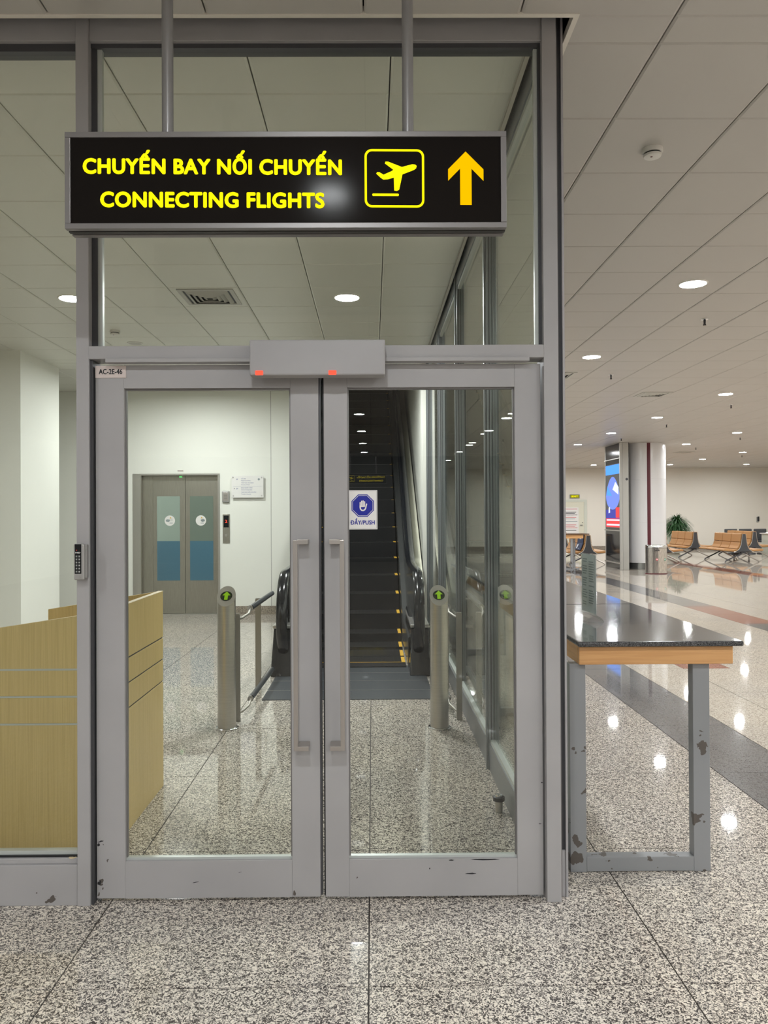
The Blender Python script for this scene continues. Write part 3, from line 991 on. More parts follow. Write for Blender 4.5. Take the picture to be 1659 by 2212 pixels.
for a in (0.576, 0.696, 0.816):
    tag(obj('front_inlay', box(-2.75, -1.166, 3.4395, 3.462, a, a + 0.008), M['bead'], DK), 'pale metal inlay strip')
    tag(obj('side_inlay', box(-1.187, -1.170, 3.466, 4.334, a, a + 0.008), M['signunder'], DK), 'metal inlay strip, coloured dark for its viewing angle')  # same metal strip as the front; view-angle darkness painted into its colour
obj('desk_top', box(-2.7, -1.19, 3.466, 4.30, 0.72, 0.745), M['oak'], DK)

# ------------------------------------------------------------------ lift
LF = T('elevator', 'brushed steel lift doors with green and blue glass windows in the white wall', 'elevator', (-2.95, 11.8, 0))
fr = nb()
bx(fr, -3.62, -3.50, 11.792, 11.86, 0, 2.13)
bx(fr, -2.335, -2.31, 11.775, 11.86, 0, 2.13)
bx(fr, -3.50, -2.335, 11.785, 11.86, 2.105, 2.13)
obj('frame', fr, M['steel_lt'], LF)
obj('side_jamb', box(-3.50, -3.34, 11.87, 11.89, 0, 2.105), M['steel_v'], LF)
obj('side_jamb', box(-3.51, -3.49, 11.80, 11.9, 0, 2.105), M['steel_v'], LF)
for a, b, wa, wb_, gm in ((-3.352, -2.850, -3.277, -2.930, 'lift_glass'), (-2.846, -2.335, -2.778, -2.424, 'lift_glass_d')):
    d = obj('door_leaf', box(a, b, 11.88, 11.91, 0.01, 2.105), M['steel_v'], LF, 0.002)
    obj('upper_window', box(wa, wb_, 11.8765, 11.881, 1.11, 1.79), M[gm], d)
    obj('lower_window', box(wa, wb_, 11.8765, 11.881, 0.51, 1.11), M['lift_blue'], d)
    cx = (wa + wb_) / 2 + (0.02 if a < -3 else -0.01)
    sb = nb()
    prism(sb, ngon(0.079, 32), ((cx, 11.8764, 1.42), FX, FZ), 0.001)
    k = obj('round_sticker', sb, M['paper'], d)
    g = nb()
    s_ = 1 if a < -3 else -1
    prism(g, [(-0.060 * s_, -0.012), (-0.02 * s_, -0.022), (0.0, -0.008), (0.0, 0.014), (-0.03 * s_, 0.022), (-0.060 * s_, 0.014)], ((cx, 11.8753, 1.42), FX, FZ), 0.0006)
    for q in (-0.03, -0.045, 0.02, 0.0):
        prism(g, [(-0.005, 0), (0.045, 0), (0.045, 0.005), (-0.005, 0.005)], ((cx, 11.8753, 1.42 + q), FX, FZ), 0.0006)
    obj('hand_print', g, M['faint'], d)
    g = nb()
    prism(g, [(-0.014, 0), (0.014, 0), (0, 0.024)], ((cx + 0.012, 11.8753, 1.455), FX, FZ), 0.0006)
    obj('warning_triangle', g, M['yellow'], d)
obj('sill', box(-3.5, -2.335, 11.80, 11.9, 0.0005, 0.008), M['steel_lt'], LF)
obj('status_light', box(-2.935, -2.895, 11.86, 11.88, 2.078, 2.092), emitter('green_status', (0.15, 1, 0.25), 1.4), LF)
pl = tag(obj('name_plate', box(-2.945, -2.855, 11.795, 11.7995, 2.165, 2.183), M['plate'], None), 'tiny white plate reading EM002 centred above the lift doors', 'plate')
text('lettering', 'EM002', ((-2.90, 11.7949, 2.168), FX, FZ), 0.08, 0.011, M['ink'], pl, 0.02, 'C', 0.0003)

CP = T('lift_call_panel', 'narrow steel lift call panel showing a red 2', 'call panel', (-2.21, 11.79, 1.08))
obj('plate', box(-2.262, -2.158, 11.785, 11.7995, 1.080, 1.516), M['steel_v'], CP, 0.002)
obj('display', box(-2.248, -2.172, 11.783, 11.786, 1.315, 1.492), M['black_gloss'], CP)
text('numeral', '2', ((-2.21, 11.7828, 1.385), FX, FZ), 0.034, 0.045, M['red_led'], CP, 0.02, 'C', 0.0003)
bt = nb()
tube(bt, [(-2.21, 11.786, 1.195), (-2.21, 11.778, 1.195)], 0.022, 20)
obj('button', bt, M['steel_lt'], CP)
CR = T('card_reader', 'small beige-grey card reader above the lift call panel', 'card reader', (-2.215, 11.79, 1.69))
obj('body', box(-2.268, -2.160, 11.765, 11.7995, 1.690, 1.865), M['reader_grey'], CR, 0.012, seg=3)
obj('face', box(-2.250, -2.178, 11.762, 11.766, 1.715, 1.84), M['handle'], CR, 0.002)
for z in (1.742, 1.770, 1.798):
    obj('key_row', box(-2.240, -2.188, 11.7605, 11.7622, z, z + 0.006), M['key'], CR)

DS = T('directory_sign', 'clear acrylic floor directory sign on the white wall right of the lift', 'sign', (-1.87, 11.77, 1.76))
obj('panel', box(-2.120, -1.640, 11.752, 11.760, 1.762, 2.092), M['paper'], DS, 0.002)
for xx, zz in ((-2.098, 2.066), (-1.668, 2.066), (-2.094, 1.79), (-1.668, 1.79)):
    b = nb()
    tube(b, [(xx, 11.7995, zz), (xx, 11.748, zz)], 0.010, 12)
    obj('standoff', b, M['steel_lt'], DS, smooth=True)
M['blueink'] = mat('blue_grey_ink', (0.08, 0.10, 0.30), 0.5)
for s_, x, z, h in (('3F', -2.05, 2.028, 0.022), ('CỬA ĐI', -1.975, 2.040, 0.015), ('Departure Gates', -1.975, 2.012, 0.015), ('THỦ TỤC AN NINH', -1.975, 1.977, 0.015),
                    ('Security Check', -1.975, 1.949, 0.015), ('2F', -2.05, 1.888, 0.022), ('KHU NHẬP CẢNH', -1.975, 1.902, 0.015), ('Arrival Immigration', -1.975, 1.874, 0.015),
                    ('THỦ TỤC NỐI CHUYẾN', -1.975, 1.836, 0.015), ('Transfer Counter', -1.975, 1.808, 0.015)):
    text('lettering', s_, ((x, 11.7518, z), FX, FZ), None, h, M['blueink'], DS, 0.012, 'L', 0.0004)
obj('divider_line', box(-2.098, -1.662, 11.7512, 11.752, 1.932, 1.9335), M['blueink'], DS)
obj('pointer', prism(nb(), [(0, -0.01), (0.014, 0), (0, 0.01)], ((-2.085, 11.7518, 1.899), FX, FZ), 0.0005), M['ink'], DS)
g = nb()
prism(g, ngon(0.017, 24), ((-1.71, 11.7518, 2.038), FX, FZ), 0.0004)
obj('round_symbol', g, M['faint'], DS)

# ------------------------------------------------------------------ sensor posts and guard rails
def sensor_post(x, y, label):
    P = T('sensor_post', label, 'post', (x, y, 0), 'brushed steel posts behind the doors')
    bm = nb()
    n = 40
    R = 0.064
    zc = 0.925
    ring0, ring1 = [], []
    for i in range(n):
        a = 2 * math.pi * i / n
        cx_, cy_ = R * math.cos(a), R * math.sin(a)
        ring0.append(bm.verts.new((x + cx_, y + cy_, 0.008)))
        ring1.append(bm.verts.new((x + cx_, y + cy_, zc + cy_ * 1.0)))
    for i in range(n):
        j = (i + 1) % n
        bm.faces.new((ring0[i], ring0[j], ring1[j], ring1[i]))
    bm.faces.new(ring0[::-1])
    obj('tube', bm, M['post'], P, smooth=True)
    # slanted cap: local frame u = x, v = (0, 1, 1)/sqrt2 facing the viewer
    U = Vector((1, 0, 0))
    V = Vector((0, 1, 1)).normalized()
    o = Vector((x, y, zc))
    bm = nb()
    def ell(a, b, n_=40):
        return [(a * math.cos(2 * math.pi * i / n_), b * math.sin(2 * math.pi * i / n_)) for i in range(n_)]
    prism(bm, ell(R + 0.001, (R + 0.001) * 1.414), (o, U, V), 0.003)
    obj('slanted_cap', bm, M['steel_lt'], P)
    nrm = U.cross(V)
    bm = nb()
    prism(bm, ell(0.042, 0.043), (o + nrm * 0.0032, U, V), 0.001)
    obj('display_window', bm, M['dial'], P)
    bm = nb()
    prism(bm, [(0, 0.040), (0.028, 0.006), (0.012, 0.006), (0.012, -0.034), (-0.012, -0.034), (-0.012, 0.006), (-0.028, 0.006)], (o + nrm * 0.0045, U, V), 0.0008)
    tag(obj('green_arrow', bm, M['green_arrow'], P), 'glowing green arrow pointing ahead')
    fb = nb()
    lathe(fb, [(0.082, 0.001), (0.082, 0.006), (0.078, 0.010), (0.064, 0.012)], x, y, 36)
    obj('floor_flange', fb, M['chrome'], P, smooth=True)
    return P
sensor_post(-1.030, 5.49, 'brushed steel post with a green arrow, behind the left door leaf')
sensor_post(0.463, 5.47, 'brushed steel post with a green arrow, behind the right door leaf')

def guard(s, xbar, label):
    G = T('guard_rail', label, 'guard rail', (xbar, 6.2, 0), 'guard rails between posts and escalator')
    for y, w in ((5.66, 0.042), (6.69, 0.050)):
        obj('upright', box(xbar - w / 2, xbar + w / 2, y, y + 0.012, 0.0, 0.775), M['flatbar'], G, 0.002)
        lip = nb()
        tube(lip, [(xbar - w / 2 + 0.004, y + 0.006, 0.777), (xbar + w / 2 - 0.004, y + 0.006, 0.777)], 0.007, 8, side=Vector((0, 1, 0)))
        obj('upright_lip', lip, M['flatbar'], G)
    for z, nm in ((0.790, 'upper_rail'), (0.105, 'lower_rail')):
        xt = xbar + s * 0.055
        r = nb()
        tube(r, [(xt, 5.93, z), (xt + s * 0.02, 7.05, z)], 0.021, 16)
        ro = obj(nm, r, M['rail_dark'], G, smooth=True)
        r = nb()
        tube(r, [(xt, 5.915, z), (xt, 5.945, z)], 0.0225, 16)
        obj('end_cap', r, M['chrome'], ro, smooth=True)
        r = nb()
        tube(r, [(xbar, 5.67, z - 0.045), (xbar + s * 0.02, 5.74, z - 0.05), (xt, 5.84, z - 0.03), (xt, 5.93, z)], 0.010, 10)
        obj('bracket', r, M['flatbar'], G, smooth=True)
        r = nb()
        tube(r, [(xbar, 6.695, z - 0.03), (xt + s * 0.012, 6.70, z - 0.02), (xt + s * 0.012, 6.70, z)], 0.009, 10)
        obj('bracket', r, M['flatbar'], G, smooth=True)
guard(1, -0.985, 'steel guard rail with dark padded bars behind the left post')
guard(-1, 0.625, 'steel guard rail with dark padded bars along the glass partition')

DSX = T('door_stop', 'small round door stop on the floor behind the right leaf', 'door stop', (0.643, 3.92, 0))
b = nb()
lathe(b, [(0.019, 0.0), (0.019, 0.055)], 0.628, 3.92, 20)
obj('stem', b, M['steel'], DSX, smooth=True)
b = nb()
lathe(b, [(0.028, 0.055), (0.030, 0.060), (0.030, 0.074), (0.022, 0.079)], 0.628, 3.92, 20)
obj('rubber_ring', b, M['rubber'], DSX, smooth=True)
b = nb()
lathe(b, [(0.020, 0.078), (0.018, 0.085), (0.008, 0.088)], 0.628, 3.92, 16)
obj('cap', b, M['chrome'], DSX, smooth=True)

# ------------------------------------------------------------------ escalator
ES = T('escalator', 'dark escalator going up with yellow marked steps behind the right door leaf', 'escalator', (-0.2, 7.7, 0))
cxE = -0.205
SL = math.tan(math.radians(30))
D0 = 9.0
obj('landing_plate', box(-0.90, 0.49, 6.30, 7.70, 0.0005, 0.006), M['mat_dark'], ES)
for yy in (6.62, 7.0, 7.35):
    obj('plate_joint', box(-0.90, 0.49, yy, yy + 0.006, 0.006, 0.0072), M['steel'], ES)
obj('comb_plate', box(-0.735, 0.325, 7.60, 7.80, 0.006, 0.018), M['step'], ES, 0.002)
obj('comb_line', box(-0.735, 0.325, 7.795, 7.802, 0.016, 0.021), M['yellow'], ES)
tread_y = [7.81, 8.21, 8.60]
tread_z = [0.004, 0.006, 0.035]
yk, zk = 8.96, 0.135
k = 0
yy = 9.30
tread_y.append(8.96); tread_z.append(0.13)
k = 0
while yy < 17.6:
    tread_y.append(yy)
    tread_z.append(0.13 + 0.2 * (k + 0.93))
    yy += 0.3464
    k += 1
first = True
for i, (y, z) in enumerate(zip(tread_y, tread_z)):
    dz = z - (tread_z[i - 1] if i else z - 0.02)
    b = nb()
    bx(b, -0.735, 0.325, y, y + 0.40, z - 0.03, z)
    bx(b, -0.735, 0.325, y, y + 0.02, z - max(dz, 0.03) - 0.02, z - 0.03)
    s_ = obj('step', b, M['step'], ES)
    g = nb()
    for gi in range(26):
        gx = -0.71 + gi * 0.040
        bx(g, gx, gx + 0.012, y + 0.004, y + 0.39, z, z + 0.003)
    if i < 12:
        obj('tread_ribs', g, M['riser'], s_)
    else:
        g.free()
    b = nb()
    bx(b, 0.288, 0.323, y - 0.002, y + 0.33, z + 0.0005, z + 0.005)
    bx(b, -0.733, -0.698, y - 0.002, y + 0.33, z + 0.0005, z + 0.005)
    obj('yellow_mark', b, M['yellow'], s_)
    obj('nosing_line', box(-0.69, 0.28, y - 0.0015, y + 0.006, z + 0.0005, z + 0.0035), M['nosing'], s_)

def hr_path(x, h=0.945, yend=17.6, front=7.12, r=0.40):
    """handrail centreline in the y-z plane"""
    pts = []
    cz = h - r
    for a in range(-75, 91, 11):
        t = math.radians(a)
        pts.append((x, front + r - r * math.cos(t), cz + r * math.sin(t)))
    pts.append((x, 8.1, h))
    # ease into the slope round y = D0
    for q in range(0, 9):
        y = 8.45 + q * 0.1375
        u = (y - 8.45) / 1.1
        pts.append((x, y, h + 0.5 * u * u * SL * 1.1))
    pts.append((x, yend, h + (yend - D0) * SL))
    return pts

for side, xc in ((-1, -0.835), (1, 0.425)):
    inner = xc - side * 0.085
    # balustrade inner skin following the rail
    P = hr_path(0)
    bm = nb()
    rows = []
    for (_, y, z) in P:
        zb = 0.0 if y < D0 - 0.5 else max(0.0, (y - D0 + 0.5) * SL - 0.22)
        rows.append((y, z, zb))
    rows = [r for r in rows if r[0] > 7.45]
    prev = None
    for (y, z, zb) in rows:
        a = [bm.verts.new((inner, y, zb)), bm.verts.new((inner, y, zb + 0.30)), bm.verts.new((inner + side * 0.05, y, zb + 0.36)), bm.verts.new((xc - side * 0.02, y, z - 0.02))]
        if prev:
            for q in range(3):
                bm.faces.new((prev[q], prev[q + 1], a[q + 1], a[q]))
        prev = a
    obj('inner_panel', bm, M['panel_steel'], ES, smooth=True)
    bm = nb()
    prev = None
    for (y, z, zb) in rows:
        xo = xc + side * 0.07
        a = [bm.verts.new((xo, y, max(0, zb - 0.6))), bm.verts.new((xo, y, z - 0.10)), bm.verts.new((xc + side * 0.02, y, z - 0.02))]
        if prev:
            for q in range(2):
                bm.faces.new((prev[q], prev[q + 1], a[q + 1], a[q]))
        prev = a
    obj('outer_cladding', bm, M['shell'] if side < 0 else M['panel_steel'], ES, smooth=True)
    bm = nb()
    tube(bm, hr_path(xc), 0.030, 14, rx=0.050)
    obj('handrail', bm, M['handrail'], ES, smooth=True)
    # newel disc filling the turn
    bm = nb()
    pts = [(y, z) for (_, y, z) in hr_path(0) if y < 8.2]
    poly = [(y - 7.0, z) for y, z in pts] + [(1.1, 0.10), (0.55, 0.10)]
    prism(bm, poly, ((xc - 0.022, 7.0, 0), (0, 1, 0), (0, 0, 1)), 0.044)
    obj('newel_panel', bm, M['black_gloss'], ES)
    a, b = sorted((xc - 0.085, xc + 0.115)) if side > 0 else (xc - 0.115, xc + 0.085)
    bm = nb()
    hexa(bm, [(a, 7.20, 0), (b, 7.20, 0), (b, 8.5, 0), (a, 8.5, 0), (a + 0.02, 7.32, 0.43), (b - 0.02, 7.32, 0.43), (b - 0.02, 8.5, 0.50), (a + 0.02, 8.5, 0.50)])
    obj('newel_base', bm, M['black_gloss'], ES, 0.01)
    bm = nb()
    bx(bm, a + 0.01, b - 0.01, 7.30, 8.5, 0.43, 0.462)
    obj('base_cover', bm, M['steel_lt'], ES, 0.008)
# cream strip along the wall side of the incline
bm = nb()
hexa(bm, [(0.52, 9.0, 0.55), (0.60, 9.0, 0.55), (0.60, 17.6, 0.55 + 8.6 * SL), (0.52, 17.6, 0.55 + 8.6 * SL),
          (0.52, 9.0, 0.60), (0.60, 9.0, 0.60), (0.60, 17.6, 0.60 + 8.6 * SL), (0.52, 17.6, 0.60 + 8.6 * SL)])
obj('side_capping', bm, M['doorcream'], ES)
obj('truss_infill', hexa(nb(), [(-0.99, 9.0, 0), (-0.92, 9.0, 0), (-0.92, 17.5, 0), (-0.99, 17.5, 0), (-0.99, 9.0, 0.5), (-0.92, 9.0, 0.5), (-0.92, 17.5, 0.5 + 8.5 * SL), (-0.99, 17.5, 0.5 + 8.5 * SL)]), M['shell'], ES)

# ------------------------------------------------------------------ lamps and ceiling fittings
def lamp_proto(lens):
    P = T('downlight', 'round white recessed downlight', 'downlight', (0, 0, CZ))
    b = nb()
    n = 20
    prof = [(0.118, 0.0), (0.112, -0.008), (0.104, -0.009), (0.100, -0.002)]
    lathe(b, prof, 0, 0, n, False, False)
    obj('trim_ring', b, M['ring'], P, smooth=True, local=True)
    b = nb()
    v = [b.verts.new((0.101 * math.cos(2 * math.pi * i / 12), 0.101 * math.sin(2 * math.pi * i / 12), -0.003)) for i in range(12)]
    b.faces.new(v[::-1])
    me = bpy.data.meshes.new('lens')
    b.to_mesh(me)
    b.free()
    me.materials.append(lens)
    o = bpy.data.objects.new('lens', me)
    COL.objects.link(o)
    o.parent = P
    return P
LX0, LY0, LS = 2.634, 6.347, 5 * CT
names = {(0, 0): 'bright round downlight nearest on the hall ceiling, right of the glass box',
         (0, 1): 'round downlight beside the grey corner post, above a sprinkler',
         (1, 2): 'round downlight right of the square ceiling vent in the hall',
         (1, 3): 'round downlight in front of the white column top',
         (1, 4): 'round downlight directly above the lit advertising screen',
         (1, 5): 'round downlight beside the grey corner post, left of the advertising screen',
         (2, 4): 'round downlight at the right edge, above the tan seats',
         (2, 5): 'round downlight just right of the white column top'}
proto = None
for i in range(-3, 5):
    for j in range(-8, 9):
        x, y = LX0 + LS * i, LY0 + LS * j
        if x < 1.0 and y > 2.6:
            continue
        if (i == -2 and j < -2) or (i == -3 and j < -4):
            continue
        if i == -1:
            x += 0.08
        lab = names.get((i, j))
        if not lab:
            if j <= -1:
                lab = 'round downlight on the hall ceiling behind the viewer'
            elif j >= 6:
                row = {8: 'row nearest the far wall', 7: 'second row from the far wall', 6: 'third row from the far wall'}[j]
                col = {0: 'leftmost', 1: 'second', 2: 'third', 3: 'fourth', 4: 'rightmost'}.get(i)
                lab = 'small far downlight, %s in the %s' % (col, row)
            else:
                lab = 'round downlight on the hall ceiling beyond the right edge of view'
        if proto is None:
            proto = lamp_proto(M['lens'])
            proto['group'] = 'downlights of the hall ceiling'
            c = proto
            c.location = (x, y, CZ)
            c['label'] = lab
        else:
            c = copy_tree(proto, (x, y, CZ), lab)
pin = lamp_proto(M['lens_in'])
pin['group'] = 'downlights of the lift lobby'
pin.location = (-0.21, 6.714, CZ)
pin['label'] = 'round downlight behind the glass straight above the door sensor'
for x, y, lab in ((-2.58, 6.714, 'round downlight behind the left mullion of the glass front'), (-0.21, 9.076, 'round lobby downlight nearest the escalator opening'),
                  (-2.58, 10.257, 'round lobby downlight in front of the lift doors'),
                  ):
    copy_tree(pin, (x, y, CZ), lab)

def sprinkler(x, y, label):
    P = T('sprinkler', label, 'sprinkler', (x, y, CZ), 'ceiling sprinklers')
    b = nb()
    lathe(b, [(0.036, CZ - 0.001), (0.034, CZ - 0.006), (0.016, CZ - 0.010)], x, y, 20)
    obj('escutcheon', b, M['chrome'], P, smooth=True)
    b = nb()
    lathe(b, [(0.012, CZ - 0.010), (0.010, CZ - 0.045)], x, y, 12)
    bx(b, x - 0.013, x + 0.013, y - 0.003, y + 0.003, CZ - 0.060, CZ - 0.045)
    obj('nozzle', b, M['alu_dark'], P)
    b = nb()
    lathe(b, [(0.016, CZ - 0.064), (0.016, CZ - 0.060)], x, y, 16)
    obj('deflector', b, M['handle'], P)
sprinkler(3.235, 7.53, 'nearest ceiling sprinkler, under the bright hall downlight')
sprinkler(3.245, 10.53, 'ceiling sprinkler below the downlight beside the corner post')
sprinkler(6.25, 13.5, 'ceiling sprinkler just below the downlight right of the square vent')
sprinkler(6.24, 16.45, 'ceiling sprinkler in front of the white column')
sprinkler(6.24, 19.45, 'ceiling sprinkler above the lit advertising screen')
sprinkler(3.3, 19.6, 'ceiling sprinkler left of the lit advertising screen')
sprinkler(9.2, 19.4, 'ceiling sprinkler at the right above the tan seats')
sprinkler(9.3, 22.3, 'ceiling sprinkler right of the white column')
sprinkler(12.1, 25.4, 'far ceiling sprinkler near the right edge')

def detector(x, y, r, label):
    P = T('smoke_detector', label, 'smoke detector', (x, y, CZ), 'smoke detectors')
    b = nb()
    lathe(b, [(r, CZ), (r, CZ - 0.018), (r * 0.96, CZ - 0.022)], x, y, 28)
    obj('base', b, M['white_plastic'], P, smooth=True)
    b = nb()
    lathe(b, [(r * 0.8, CZ - 0.022), (r * 0.8, CZ - 0.030)], x, y, 28)
    obj('vent_slot', b, M['ink'], P)
    b = nb()
    lathe(b, [(r * 0.88, CZ - 0.030), (r * 0.82, CZ - 0.040), (r * 0.45, CZ - 0.046)], x, y, 28)
    obj('cover', b, M['white_plastic'], P, smooth=True)
    b = nb()
    lathe(b, [(0.006, CZ - 0.048), (0.006, CZ - 0.046)], x - r * 0.2, y - r * 0.3, 8)
    obj('led', b, M['maroon'], P)
detector(1.455, 4.0, 0.052, 'white smoke detector on the hall ceiling right of the glass box')
detector(-2.60, 7.9, 0.052, 'small smoke detector on the lobby ceiling behind the glass')
sp = T('ceiling_speaker', 'round flush ceiling speaker on the lobby ceiling above the doors', 'speaker', (-2.57, 8.47, CZ))
b = nb()
lathe(b, [(0.085, CZ), (0.083, CZ - 0.006), (0.070, CZ - 0.008)], -2.57, 8.47, 28)
obj('rim', b, M['white_plastic'], sp, smooth=True)
b = nb()
lathe(b, [(0.070, CZ - 0.008), (0.04, CZ - 0.011)], -2.57, 8.47, 28)
obj('grille', b, M['vent'], sp, smooth=True)

def diffuser(cx, cy, s, label, deep=True):
    P = T('air_diffuser', label, 'air vent', (cx, cy, CZ), 'square air diffusers')
    h = s / 2
    def sq(bm, a, b, za, zb, ta=0.0):
        va = [bm.verts.new((cx + x * a, cy + y * a, za)) for x, y in ((-1, -1), (1, -1), (1, 1), (-1, 1))]
        vb = [bm.verts.new((cx + x * b, cy + y * b, zb)) for x, y in ((-1, -1), (1, -1), (1, 1), (-1, 1))]
        for i in range(4):
            j = (i + 1) % 4
            bm.faces.new((va[i], va[j], vb[j], vb[i]))
    bm = nb()
    sq(bm, h, h, CZ, CZ - 0.008)
    sq(bm, h, h - 0.035, CZ - 0.008, CZ - 0.009)
    sq(bm, h - 0.035, h - 0.04, CZ - 0.009, CZ - 0.001)
    obj('frame', bm, M['vent'], P)
    obj('dark_core', box(cx - h + 0.03, cx + h - 0.03, cy - h + 0.03, cy + h - 0.03, CZ - 0.0025, CZ - 0.0005), M['ink'], P)
    for q in range(4):
        a = h - 0.055 - q * (h - 0.06) / 4.3
        bm = nb()
        sq(bm, a, a - 0.030, CZ - 0.003, CZ - 0.022)
        sq(bm, a - 0.030, a - 0.034, CZ - 0.022, CZ - 0.019)
        obj('vane', bm, M['vent'], P)
diffuser(-1.385, 6.69, 0.47, 'square four-way air diffuser on the lobby ceiling behind the glass')
diffuser(4.44, 12.26, 0.47, 'square air diffuser on the hall ceiling near the far downlights')
diffuser(2.50, 10.55, 0.47, 'square air diffuser partly hidden by the grey corner post')
diffuser(9.6, 23.9, 0.5, 'distant square air diffuser on the hall ceiling right of the column')

# ------------------------------------------------------------------ column and advertising kiosk
CLX, CLY, CR_ = 7.42, 21.25, 0.575
COLN = T('pillar', 'round white panelled column with a dark red vertical strip', 'column', (CLX, CLY, 0))
b = nb()
lathe(b, [(CR_ * 0.975, 0.0), (CR_ * 0.975, 0.17)], CLX, CLY, 48, True, False)
obj('metal_skirting', b, M['panel_steel'], COLN, smooth=True)
zs = [0.17, 1.25, 2.42, CZ]
for a, c in zip(zs, zs[1:]):
    b = nb()
    lathe(b, [(CR_ - 0.004, a), (CR_, a + 0.004), (CR_, c - 0.005), (CR_ - 0.004, c)], CLX, CLY, 48)
    obj('cladding_panel', b, M['column'], COLN, smooth=True)
ang = math.radians(-96)
def cyl_strip(bm, cx, cy, r, a0, a1, z0, z1, t=0.006, n=4):
    vs = []
    for k in range(n + 1):
        a = a0 + (a1 - a0) * k / n
        vs.append([bm.verts.new((cx + (r + d) * math.cos(a), cy + (r + d) * math.sin(a), z)) for d, z in ((0, z0), (t, z0), (t, z1), (0, z1))])
    for p, q in zip(vs, vs[1:]):
        for i in range(4):
            bm.faces.new((p[i], p[(i + 1) % 4], q[(i + 1) % 4], q[i]))
    bm.faces.new(vs[0][::-1])
    bm.faces.new(vs[-1])
    return bm
obj('red_strip', cyl_strip(nb(), CLX, CLY, CR_, ang - 0.075, ang + 0.075, 0.17, CZ - 0.002), M['maroon'], COLN)

KX, KY = 6.60, 20.52
KS = T('advertising_kiosk', 'tall grey advertising kiosk with a lit blue and red screen beside the column', 'advertising screen', (KX + 0.12, KY + 0.7, 0))
obj('front_post', box(KX - 0.06, KX + 0.01, KY, KY + 0.06, 0, CZ - 0.001), M['kiosk_frame'], KS, 0.003)
obj('front_post', box(KX + 0.013, KX + 0.17, KY, KY + 0.06, 0, CZ - 0.001), M['kiosk_frame'], KS, 0.003)
obj('cabinet', box(KX, KX + 0.2, KY + 0.06, KY + 1.45, 0.0, CZ - 0.001), M['black_gloss'], KS)
obj('rear_post', box(KX, KX + 0.2, KY + 1.45, KY + 1.52, 0, CZ - 0.001), M['kiosk_frame'], KS)
obj('base_bar', box(KX - 0.045, KX + 0.0, KY + 0.05, KY + 1.45, 0.15, 0.19), M['steel_lt'], KS)
obj('divider_bar', box(KX - 0.045, KX + 0.0, KY + 0.05, KY + 1.45, 1.02, 1.05), M['steel_lt'], KS)
obj('divider_bar', box(KX - 0.045, KX + 0.0, KY + 0.05, KY + 1.45, 2.96, 2.98), M['steel_lt'], KS)
sx_ = KX - 0.022
scr = obj('screen', box(KX - 0.02, KX, KY + 0.10, KY + 1.40, 1.10, 2.84), M['screen_bg'], KS)
def onscreen(nm, y0, y1, z0, z1, m, d=0.002):
    return obj(nm, box(sx_ - d, sx_, KY + y0, KY + y1, z0, z1), m, scr)
onscreen('screen_banner', 0.12, 1.36, 2.56, 2.82, M['screen_blue'])
onscreen('screen_floor_glow', 0.12, 1.36, 1.36, 1.60, M['screen_purple'])
onscreen('screen_band', 0.12, 1.36, 1.12, 1.36, M['screen_red'])
onscreen('screen_text_line', 0.15, 1.30, 1.295, 1.335, M['screen_white'], 0.004)
onscreen('screen_text_line', 0.15, 1.30, 1.165, 1.21, M['screen_white'], 0.004)
onscreen('red_can', 0.18, 0.48, 1.38, 1.66, M['screen_red'], 0.006)
ov = [(0.75 + 0.60 * math.cos(t) * (1 - 0.25 * max(0, math.sin(t))), 1.98 + (0.52 if math.sin(t) > 0 else 0.38) * math.sin(t)) for t in [i * math.pi / 12 for i in range(24)]]
obj('screen_oval', prism(nb(), [(-(a), z) for a, z in ov], ((sx_ - 0.001, KY, 0), (0, -1, 0), (0, 0, 1)), 0.003), M['screen_lilac'], scr)
obj('screen_highlight', prism(nb(), [(-0.75, 2.15), (-0.25, 2.0), (-0.22, 2.2), (-0.5, 2.35)], ((sx_ - 0.0045, KY, 0), (0, -1, 0), (0, 0, 1)), 0.002), M['screen_white'], scr)
obj('screen_highlight', prism(nb(), [(-1.28, 2.0), (-0.8, 1.98), (-1.2, 2.25)], ((sx_ - 0.0045, KY, 0), (0, -1, 0), (0, 0, 1)), 0.002), M['screen_blue'], scr)
obj('screen_highlight', prism(nb(), [(-1.12, 1.5), (-0.98, 1.52), (-1.0, 1.68), (-1.1, 1.66)], ((sx_ - 0.0045, KY, 0), (0, -1, 0), (0, 0, 1)), 0.002), M['screen_white'], scr)
b = nb()
prism(b, ngon(0.035, 20), ((KX + 0.12, KY, 2.40), FX, FZ), 0.002)
obj('round_emblem', b, M['alu_dark'], KS)

BN = T('litter_bin', 'oval stainless litter bin marked NIA in front of the column', 'litter bin', (7.02, 19.25, 0))
b = nb()
lathe(b, [(0.262, 0.0), (0.262, 0.64)], 7.02, 19.25, 48, sy=0.72)
obj('body', b, M['binsteel'], BN, smooth=True)
b = nb()
lathe(b, [(0.266, 0.645), (0.266, 0.70), (0.255, 0.715), (0.20, 0.72)], 7.02, 19.25, 48, sy=0.72)
obj('lid_rim', b, M['chrome'], BN, smooth=True)
b = nb()
lathe(b, [(0.264, 0.636), (0.264, 0.645)], 7.02, 19.25, 48, sy=0.72)
obj('dark_seam', b, M['ink'], BN)
b = nb()
lathe(b, [(0.268, 0.0), (0.268, 0.02)], 7.02, 19.25, 48, sy=0.72)
obj('base_ring', b, M['maroon'], BN)
for k in range(12):
    a = math.radians(188 + k * 5.2)
    b = cyl_strip(nb(), 0, 0, 0.262, a, a + 0.022, 0.03, 0.63, 0.003, 1)
    for v in b.verts:
        v.co = Vector((7.02 + v.co.x, 19.25 + v.co.y * 0.72, v.co.z))
    obj('rib', b, M['alu_dark'], BN)
